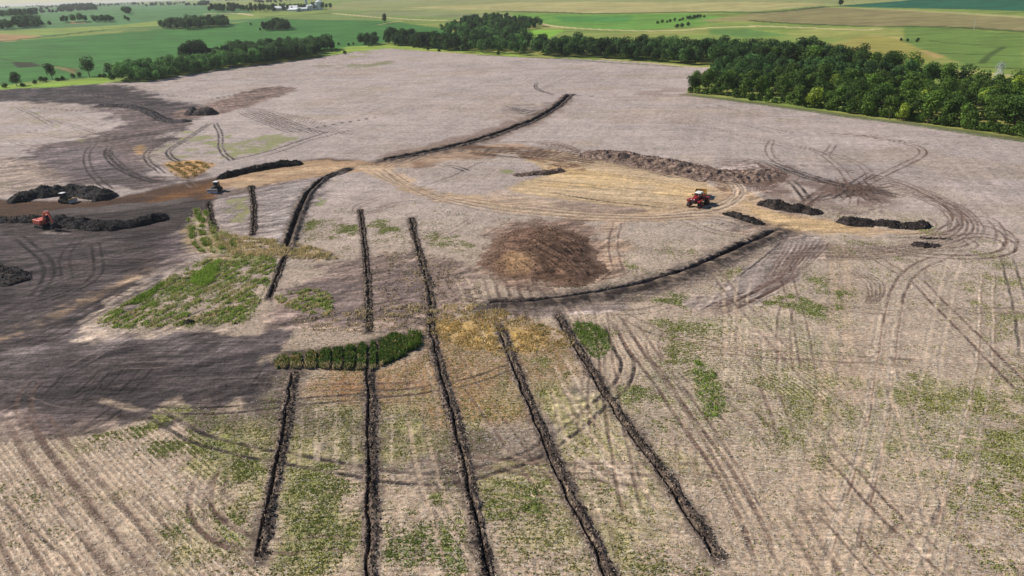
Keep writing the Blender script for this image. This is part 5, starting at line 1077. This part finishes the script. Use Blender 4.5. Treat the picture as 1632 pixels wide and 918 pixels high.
# far skyline: scattered shelter belts on the uplands
g = np.random.default_rng(9); Vs, Fs, Ts, b = [], [], [], 0
for k_ in range(150):
    a = g.uniform(-.9, .45); r_ = g.uniform(2600, 8500); cx, cy = r_ * math.sin(a), r_ * math.cos(a); n_ = int(g.integers(3, 10)); dr = g.uniform(-.3, .3)
    for j in range(n_):
        V, F, tn = TREES[int(g.integers(0, 9))][2]; sel = slice(0, 4 * 160); V = V[sel]; s = g.uniform(1., 1.5)
        x, y = cx + j * 16 * math.cos(dr) + g.uniform(-5, 5), cy + j * 16 * math.sin(dr) + g.uniform(-8, 8)
        W_ = np.stack([V[:, 0] * s * 1.3 + x, V[:, 1] * s * 1.3 + y, V[:, 2] * s * .95 + float(hbase(x, y))], 1); W_ = W_.reshape(-1, 4, 3); W_ = (W_ - W_.mean(1, keepdims=True)) * 2.6 + W_.mean(1, keepdims=True); W_ = W_.reshape(-1, 3)
        Vs.append(W_); Fs.append(np.arange(len(V)).reshape(-1, 4) + b); Ts.append(tn[sel]); b += len(V)
o = mesh_np('distant_wood', np.vstack(Vs), np.vstack(Fs), ML, {'tone': ('FLOAT', np.concatenate(Ts))}, False); o.color = (.03, .06, .02, 1)
tagit(o, 'scattered far shelter belts along the hazy skyline', 'wood', kind='stuff')

# ------------------------------------------------------------------ built things
class MB:
    def __init__(s): s.v = []; s.f = []
    def add(s, vs, fs):
        b = len(s.v); s.v += [tuple(v) for v in vs]; s.f += [tuple(i + b for i in f) for f in fs]; return s
    def box(s, c, d, rot=None, top=None, shift=(0, 0)):
        x, y, z = d[0] / 2, d[1] / 2, d[2] / 2; tx, ty = top or (1, 1)
        vs = [Vector(p) for p in ((-x, -y, -z), (x, -y, -z), (x, y, -z), (-x, y, -z), (-x * tx + shift[0], -y * ty + shift[1], z), (x * tx + shift[0], -y * ty + shift[1], z), (x * tx + shift[0], y * ty + shift[1], z), (-x * tx + shift[0], y * ty + shift[1], z))]
        if rot: m = Matrix.Rotation(rot[1], 3, rot[0]); vs = [m @ v for v in vs]
        return s.add([v + Vector(c) for v in vs], [(0, 3, 2, 1), (4, 5, 6, 7), (0, 1, 5, 4), (1, 2, 6, 5), (2, 3, 7, 6), (3, 0, 4, 7)])
    def cyl(s, c, r_, h, ax='z', n=16, r2=None):
        r2 = r_ if r2 is None else r2; vs = []
        for k, (rr_, hh) in enumerate(((r_, -h / 2), (r2, h / 2))):
            for i in range(n):
                a = 2 * math.pi * i / n; p = (rr_ * math.cos(a), rr_ * math.sin(a), hh)
                p = {'z': p, 'x': (p[2], p[0], p[1]), 'y': (p[1], p[2], p[0])}[ax]; vs.append(Vector(p) + Vector(c))
        return s.add(vs, [(i, (i + 1) % n, n + (i + 1) % n, n + i) for i in range(n)] + [tuple(range(n - 1, -1, -1)), tuple(range(n, 2 * n))])
    def bar(s, a, b, w, h=None):
        a, b = Vector(a), Vector(b); d = (b - a); L = d.length; d.normalize(); u = d.cross(Vector((0, 0, 1)));
        if u.length < 1e-3: u = Vector((1, 0, 0))
        u.normalize(); v = u.cross(d); h = h or w
        vs = [p + u * (sx * w / 2) + v * (sy * h / 2) for p in (a, b) for sx, sy in ((-1, -1), (1, -1), (1, 1), (-1, 1))]
        return s.add(vs, [(0, 1, 2, 3)[::-1], (4, 5, 6, 7), (0, 1, 5, 4), (1, 2, 6, 5), (2, 3, 7, 6), (3, 0, 4, 7)])
    def prism(s, prof, y0, y1):
        n = len(prof); vs = [(x, y0, z) for x, z in prof] + [(x, y1, z) for x, z in prof]
        return s.add(vs, [tuple(range(n)), tuple(range(2 * n - 1, n - 1, -1))] + [(i, n + i, n + (i + 1) % n, (i + 1) % n) for i in range(n)])
    def build(s, name, mat, parent=None, bevel=.04):
        me = bpy.data.meshes.new(name); me.from_pydata(s.v, [], s.f); me.update(); me.materials.append(mat)
        import bmesh
        bm = bmesh.new(); bm.from_mesh(me); bmesh.ops.recalc_face_normals(bm, faces=bm.faces); bm.to_mesh(me); bm.free()
        o = bpy.data.objects.new(name, me); COL.objects.link(o); o.parent = parent
        if bevel: mo = o.modifiers.new('bevel', 'BEVEL'); mo.width = bevel; mo.segments = 2; mo.limit_method = 'ANGLE'
        return o
def empty(name, loc, rz, label, cat, group=None, s=1.):
    e = bpy.data.objects.new(name, None); COL.objects.link(e); e.location = loc; e.rotation_euler = (0, 0, rz); e.scale = (s, s, s)
    return tagit(e, label, cat, group)
def at(px, py, dz=0.):
    w = P([(px, py)])[0]; return (w[0], w[1], float(tilt(w[0], w[1])) + dz)

def track_unit(parent, x, y, L, H_, w, mat_wheel):
    t = MB().prism([(x - L / 2, .35), (x - L / 2 + .3, 0), (x + L / 2 - .3, 0), (x + L / 2, .35), (x + .35, H_), (x - .35, H_)], y - w / 2, y + w / 2)
    o = t.build('track', M['tyre'], parent, .08)
    h = MB()
    for q_ in (-L / 2 + .42, 0, L / 2 - .42): h.cyl((x + q_, y, .42), .27, w + .12, 'y', 12)
    h.cyl((x, y, H_ - .45), .4, w + .14, 'y', 14); h.build('track_wheel', mat_wheel, o, .02)

# articulated tractor, nose along +x
def big_tractor():
    e = empty('tractor', at(1113, 325, -.15), math.atan2(-.76, -.65), 'red articulated tracked tractor with white cab roof on the tan graded pad', 'tractor', s=1.05)
    b = MB(); b.box((0, 0, 1.25), (6.2, 1.1, .5)).box((2.2, 0, 1.5), (2.6, 1.25, .7)).box((-1.9, 0, 1.55), (2.2, 1.3, .6)); b.build('chassis', M['dark'], e)
    h = MB(); h.prism([(.95, 1.75), (3.55, 1.55), (3.75, 1.9), (3.65, 2.45), (3.2, 2.72), (.95, 2.85)], -.62, .62); ho = h.build('hood', M['red'], e, .12)
    g_ = MB().box((3.76, 0, 1.98), (.06, .95, .7)); g_.build('grille', M['dark'], ho, .01)
    for s_ in (-1, 1): MB().box((3.76, s_ * .42, 2.42), (.14, .3, .2)).build('headlight', M['chrome'], ho, .02)
    c_ = MB().box((0, 0, 2.65), (1.75, 1.6, 1.75), top=(.92, .92)); co = c_.build('cab', M['glass'], e, .06)
    p_ = MB()
    for sx_ in (-1, 1):
        for sy_ in (-1, 1): p_.bar((sx_ * .87, sy_ * .8, 1.8), (sx_ * .8, sy_ * .74, 3.5), .12)
    p_.build('cab_frame', M['red'], co, 0); MB().box((0, 0, 3.6), (2.15, 1.95, .28), top=(.86, .86)).build('roof', M['white'], co, .1)
    MB().cyl((1.3, .55, 3.2), .09, 1.2).build('exhaust_pipe', M['steel'], e, 0)
    f_ = MB()
    for x_ in (2.25, -1.95):
        for s_ in (-1, 1): f_.box((x_, s_ * 1.55, 1.98), (2.1, .95, .12)); f_.box((x_ + 1.05, s_ * 1.55, 1.78), (.12, .95, .4))
    f_.build('fender', M['red'], e, .05); MB().box((-2.1, 0, 2.1), (1.9, 1.2, .65)).build('fuel_tank', M['red'], e, .1)
    for x_ in (2.25, -1.95):
        for s_ in (-1, 1): track_unit(e, x_, s_ * 1.55, 2.5, 1.75, .78, M['red'])
    for s_ in (-1, 1): MB().bar((.7, s_ * .85, 2.9), (.9, s_ * 1.35, 3.0), .05).box((.92, s_ * 1.42, 2.95), (.06, .28, .45)).build('mirror', M['dark'], e, 0)
    MB().box((1.2, .95, 1.5), (.5, .5, .12)).box((1.1, .95, 1.1), (.4, .5, .1)).box((1.0, .95, .75), (.4, .5, .1)).bar((1.2, 1.2, 2.), (1.0, 1.2, .7), .05).build('steps', M['steel'], e, .01)
    return e
big_tractor()
def scraper():
    hd = Vector((.51, .86, 0)); p = Vector(at(1113, 324.5)) + hd * 7.4 + Vector((-1.4, .6, 0)); e = empty('earth_scraper', (p.x, p.y, float(tilt(p.x, p.y)) - .1), math.atan2(-.92, -.38), 'dusty yellow pull scraper bowl hitched behind the red tractor', 'scraper')
    b = MB(); L, W_, H_ = 3.6, 3.2, 1.5
    for s_ in (-1, 1): b.prism([(-L / 2, .5), (L / 2, .35), (L / 2, 1.5), (L / 2 - .6, 2.), (-L / 2, 2.1)], s_ * W_ / 2 - .06, s_ * W_ / 2 + .06)
    b.box((-L / 2, 0, 1.3), (.12, W_, 1.6)); b.box((0, 0, .5), (L, W_, .12)); b.build('bowl', M['yellow'], e, .02)
    MB().box((L / 2 + .1, 0, .9), (.15, W_ - .2, 1.1), rot=('Y', .3)).build('apron', M['yellow'], e, .03); MB().box((L / 2 - .2, 0, .28), (.5, W_ - .1, .08)).build('cutting_edge', M['steel'], e, 0)
    MB().bar((L / 2, 0, 1.1), (L / 2 + 1.9, 0, .95), .3).bar((L / 2 - .2, 1.5, 1.9), (L / 2 + .8, 0, 1.2), .2).bar((L / 2 - .2, -1.5, 1.9), (L / 2 + .8, 0, 1.2), .2).build('drawbar', M['yellow'], e, .03)
    for s_ in (-1, 1):
        w = MB().cyl((-L / 2 - .7, s_ * 1.05, .8), .8, .7, 'y', 20).build('tyre', M['tyre'], e, .12); MB().cyl((-L / 2 - .7, s_ * 1.05, .8), .38, .76, 'y', 14).build('rim', M['yellow'], w, .02)
    MB().bar((-L / 2, 0, 1.2), (-L / 2 - 1.2, 0, .9), .4).bar((-L / 2 - .7, -1.1, .8), (-L / 2 - .7, 1.1, .8), .25).build('axle_frame', M['yellow'], e, .03)
scraper()

def dozer(px, py, rz, label, body, blade_top, s=1.):
    e = empty('bulldozer', at(px, py, -.12), rz, label, 'bulldozer', s=s)
    for s_ in (-1, 1):
        t = MB().prism([(-2.1, .5), (-1.75, 0), (1.6, 0), (1.95, .5), (1.6, .95), (-1.75, 1.0)], s_ * 1.05 - .3, s_ * 1.05 + .3).build('track', M['tyre'], e, .08)
        w = MB()
        for k in range(5): w.cyl((-1.3 + k * .62, s_ * 1.05, .3), .2, .66, 'y', 10)
        w.cyl((-1.6, s_ * 1.05, .52), .38, .68, 'y', 12); w.build('track_wheel', M['dark'], t, .0)
    h = MB().prism([(.1, .8), (1.95, .75), (2.0, 1.75), (1.7, 1.95), (.1, 2.05)], -.55, .55).box((-.75, 0, 1.2), (1.9, 1.5, .9)); ho = h.build('body', body, e, .06)
    MB().box((1.99, 0, 1.35), (.08, .8, .75)).build('grille', M['dark'], ho, .01); MB().cyl((1.0, .3, 2.35), .07, .8).build('exhaust_pipe', M['dark'], e, 0)
    c_ = MB().box((-.75, 0, 2.3), (1.45, 1.4, 1.35), top=(.94, .94)).build('cab', M['glass'], e, .05)
    p_ = MB()
    for sx_ in (-1, 1):
        for sy_ in (-1, 1): p_.bar((-.75 + sx_ * .72, sy_ * .7, 1.6), (-.75 + sx_ * .68, sy_ * .66, 2.98), .1)
    p_.build('cab_frame', body, c_, 0); MB().box((-.75, 0, 3.04), (1.9, 1.75, .16), top=(.92, .92)).build('roof', M['white'], c_, .05)
    pr = []
    for k in range(9): a = -1.0 + k * .25; pr.append((2.75 - .35 * math.cos(a * 1.1) + .1, .62 + .62 * math.sin(a * 1.1) / math.sin(1.1)))
    b_ = MB().prism(pr + [(x + .09, z) for x, z in reversed(pr)], -1.85, 1.85).build('blade', M['steel'], e, .0)
    MB().box((2.72, 0, 1.28), (.24, 3.7, .12)).build('blade_top_edge', blade_top, b_, .02)
    for s_ in (-1, 1): MB().bar((-.3, s_ * 1.42, .5), (2.5, s_ * 1.42, .45), .2).bar((1.5, s_ * .5, 1.5), (2.5, s_ * .7, .9), .12).build('push_arm', body, e, .02)
    MB().bar((-1.9, -.5, 1.2), (-2.6, -.4, .7), .15).bar((-1.9, .5, 1.2), (-2.6, .4, .7), .15).box((-2.6, 0, .6), (.2, 1.1, .2)).bar((-2.6, 0, .6), (-2.8, 0, .15), .1).build('ripper', M['dark'], e, .01)
    return e
dozer(345, 303.5, R(-97), 'bulldozer facing the viewer with bright steel blade and cream roof on the haul road', M['dark'], M['chrome'], 1.)
dozer(106, 321, R(-12), 'dusty dark bulldozer with white roof and curved blade beside the large black mound', M['olive'], M['yellow'], 1.)

def excavator():
    e = empty('excavator', at(71, 362, -.1), R(-30), 'orange red excavator with bent boom and dark bucket at the left edge of the site', 'excavator', s=1.15)
    for s_ in (-1, 1):
        t = MB().prism([(-2., .45), (-1.7, 0), (1.7, 0), (2., .45), (1.7, .88), (-1.7, .88)], s_ * 1.15 - .3, s_ * 1.15 + .3).build('track', M['tyre'], e, .08)
        w = MB(); w.cyl((-1.6, s_ * 1.15, .45), .3, .66, 'y', 12).cyl((1.6, s_ * 1.15, .45), .3, .66, 'y', 12); w.build('track_wheel', M['dark'], t, 0)
    MB().box((0, 0, .65), (1.6, 1.8, .4)).cyl((0, 0, .95), .6, .3).build('undercarriage', M['dark'], e, .03)
    b = MB().box((-.55, 0, 1.65), (3., 2.5, 1.05)).build('body', M['salmon'], e, .1); MB().box((-2.15, 0, 1.6), (.75, 2.5, 1.15), top=(.8, .95)).build('counterweight', M['salmon'], b, .15)
    MB().cyl((-1.3, -.6, 2.4), .08, .5).build('exhaust_pipe', M['dark'], b, 0)
    c_ = MB().box((.55, .78, 2.35), (1.5, .95, 1.6), top=(.9, .95)).build('cab', M['glass'], e, .06); MB().box((.55, .78, 3.2), (1.55, 1.0, .1)).build('roof', M['salmon'], c_, .03)
    MB().prism([(.7, 1.7), (1.1, 1.6), (2.6, 3.9), (4.6, 4.35), (4.7, 4.7), (4.4, 4.8), (2.3, 4.5)], -.5, -.12).build('boom', M['salmon'], e, .03)
    MB().bar((1.2, -.31, 1.7), (2.5, -.31, 3.7), .14).build('boom_cylinder', M['steel'], e, 0)
    MB().prism([(4.35, 5.0), (4.8, 4.9), (5.5, 2.0), (5.2, 1.9), (4.3, 4.3)], -.48, -.14).build('stick', M['salmon'], e, .03)
    MB().bar((2.9, -.31, 4.85), (4.35, -.31, 5.0), .13).build('stick_cylinder', M['steel'], e, 0)
    MB().prism([(5.2, 2.0), (5.65, 1.9), (5.75, 1.2), (5.35, .55), (4.75, .45), (4.5, .85), (4.85, 1.0), (5.1, 1.4)], -.95, .33).build('bucket', M['dark'], e, .03)
excavator()

# far farmyard
def shed(px, py, L, W_, hw, hr, rz, label):
    e = empty('farm_shed', at(px, py, -.3), rz, label, 'shed', 'white farm sheds')
    w = MB().prism([(-W_ / 2, 0), (W_ / 2, 0), (W_ / 2, hw), (0, hr - .15), (-W_ / 2, hw)], -L / 2, L / 2).build('wall', M['wall'], e, 0)
    r_ = MB()
    for s_ in (-1, 1): r_.add([(s_ * (W_ / 2 + .6), -L / 2 - .6, hw - .25), (s_ * (W_ / 2 + .6), L / 2 + .6, hw - .25), (0, L / 2 + .6, hr), (0, -L / 2 - .6, hr), (s_ * (W_ / 2 + .6), -L / 2 - .6, hw - .05), (s_ * (W_ / 2 + .6), L / 2 + .6, hw - .05), (0, L / 2 + .6, hr + .25), (0, -L / 2 - .6, hr + .25)],
                             [(0, 1, 2, 3), (4, 5, 6, 7), (0, 1, 5, 4), (1, 2, 6, 5), (2, 3, 7, 6), (3, 0, 4, 7)])
    r_.build('roof', M['roof'], e, 0)
    for k in range(3): MB().box((W_ / 2 + .06, -L / 2 + L * (k + .7) / 3.6, hw * .42), (.1, L / 8, hw * .84)).build('door', M['door'], e, 0)
    MB().box((0, -L / 2 - .06, hw * .42), (W_ * .3, .1, hw * .84)).build('door', M['door'], e, 0)
shed(455, 16.5, 56, 22, 5.5, 9.5, R(92), 'longest white roofed farm shed, leftmost of the farmyard')
shed(470, 18.2, 26, 16, 4.5, 7.5, R(60), 'middle white farm shed set slightly in front of the long one')
shed(482, 17.2, 22, 16, 4.5, 7., R(100), 'right hand white farm shed next to the grain bins')
def silo(px, py, r_, h, label):
    e = empty('grain_bin', at(px, py, -.3), 0, label, 'grain bin', 'grain bins of the farmyard')
    b = MB().cyl((0, 0, h / 2), r_, h, n=28).build('bin_wall', M['galv'], e, 0); MB().cyl((0, 0, h + r_ * .28), r_ * 1.05, r_ * .56, n=28, r2=r_ * .12).build('roof', M['roof'], e, 0)
    rb = MB()
    for k in range(5): rb.cyl((0, 0, h * (k + .5) / 5), r_ * 1.012, .25, n=28)
    rb.build('rib', M['galv'], b, 0)
silo(492, 16.5, 5, 9, 'low grain bin, leftmost of the row beside the sheds'); silo(497, 16.3, 5, 10, 'second grain bin from the left in the row'); silo(503, 16, 5.5, 11, 'third grain bin from the left in the row')
silo(509.5, 15.8, 7.5, 17, 'tallest grey grain bin at the right end of the row'); silo(489, 13, 3, 19, 'slim pale tower silo behind the low bins')
e = empty('storage_tank', at(790, 42, -.2), 0, 'small bright white tank among the trees of the farmyard grove', 'tank')
MB().cyl((0, 0, 3.0), 3.2, 6, n=24).build('tank_wall', M['white'], e, 0); MB().cyl((0, 0, 6.6), 3.3, 1.3, n=24, r2=.4).build('roof', M['white'], e, 0)
def pylon(px, py, h, label):
    e = empty('transmission_tower', at(px, py, -.3), R(25), label, 'pylon'); b = MB(); n_ = 7
    def hwid(t): return 2.2 * (1 - t) + .45 * t
    for sx_ in (-1, 1):
        for sy_ in (-1, 1): b.bar((sx_ * hwid(0), sy_ * hwid(0), 0), (sx_ * hwid(1), sy_ * hwid(1), h), .2)
    for k in range(n_):
        t0, t1 = k / n_, (k + 1) / n_; a, c_ = hwid(t0), hwid(t1); z0, z1 = h * t0, h * t1
        for s_ in (-1, 1): b.bar((-a, s_ * a, z0), (c_, s_ * c_, z1), .12).bar((a, s_ * a, z0), (-c_, s_ * c_, z1), .16).bar((s_ * a, -a, z0), (s_ * c_, c_, z1), .16).bar((s_ * a, a, z0), (s_ * c_, -c_, z1), .16)
    b.build('mast', M['lattice'], e, 0)
    for zz_, w_ in ((h * .84, 4.8), (h * .99, 3.8)):
        c_ = MB().bar((-w_, 0, zz_), (w_, 0, zz_), .3).bar((-w_, 0, zz_), (0, 0, zz_ + 1.3), .2).bar((w_, 0, zz_), (0, 0, zz_ + 1.3), .2).build('cross_arm', M['lattice'], e, 0)
        for s_ in (-1, 1): MB().cyl((s_ * w_, 0, zz_ - .7), .14, 1.3, n=8).build('insulator', M['lattice'], c_, 0)
pylon(1590, 129, 10, 'pale lattice pylon rising behind the big wood at the right edge')
def pole(px, py, label):
    e = empty('utility_pole', at(px, py, -.2), R(20), label, 'utility pole', 'utility poles'); MB().cyl((0, 0, 5.5), .2, 11, n=8, r2=.13).build('post', M['lattice'], e, 0); MB().box((0, 0, 10.2), (2.6, .15, .18)).build('cross_arm', M['wood'], e, 0)
pole(1552, 47, 'thin pale pole on the dark field boundary at the upper right')

# ------------------------------------------------------------------ haze
hm, n, l = new_mat('haze'); n.remove(n['Principled BSDF']); vol = N(n, 'ShaderNodeVolumePrincipled'); vol.inputs['Color'].default_value = (.94, .97, 1., 1); vol.inputs['Density'].default_value = .00006; vol.inputs['Anisotropy'].default_value = .2
l.new(vol.outputs[0], n['Material Output'].inputs['Volume'])
hz = MB().box((0, 0, 50), (34000, 34000, 114)).build('haze', hm, None, 0); tagit(hz, kind='stuff')
zmin, zmax = float(GZ.min()), float(GZ.max()); print('ground z', zmin, zmax, 'verts', NV, 'curve centre', CC)
for v_ in hz.data.vertices: v_.co.z = zmin - 1 if v_.co.z < 0 else max(zmax + 26, 64)
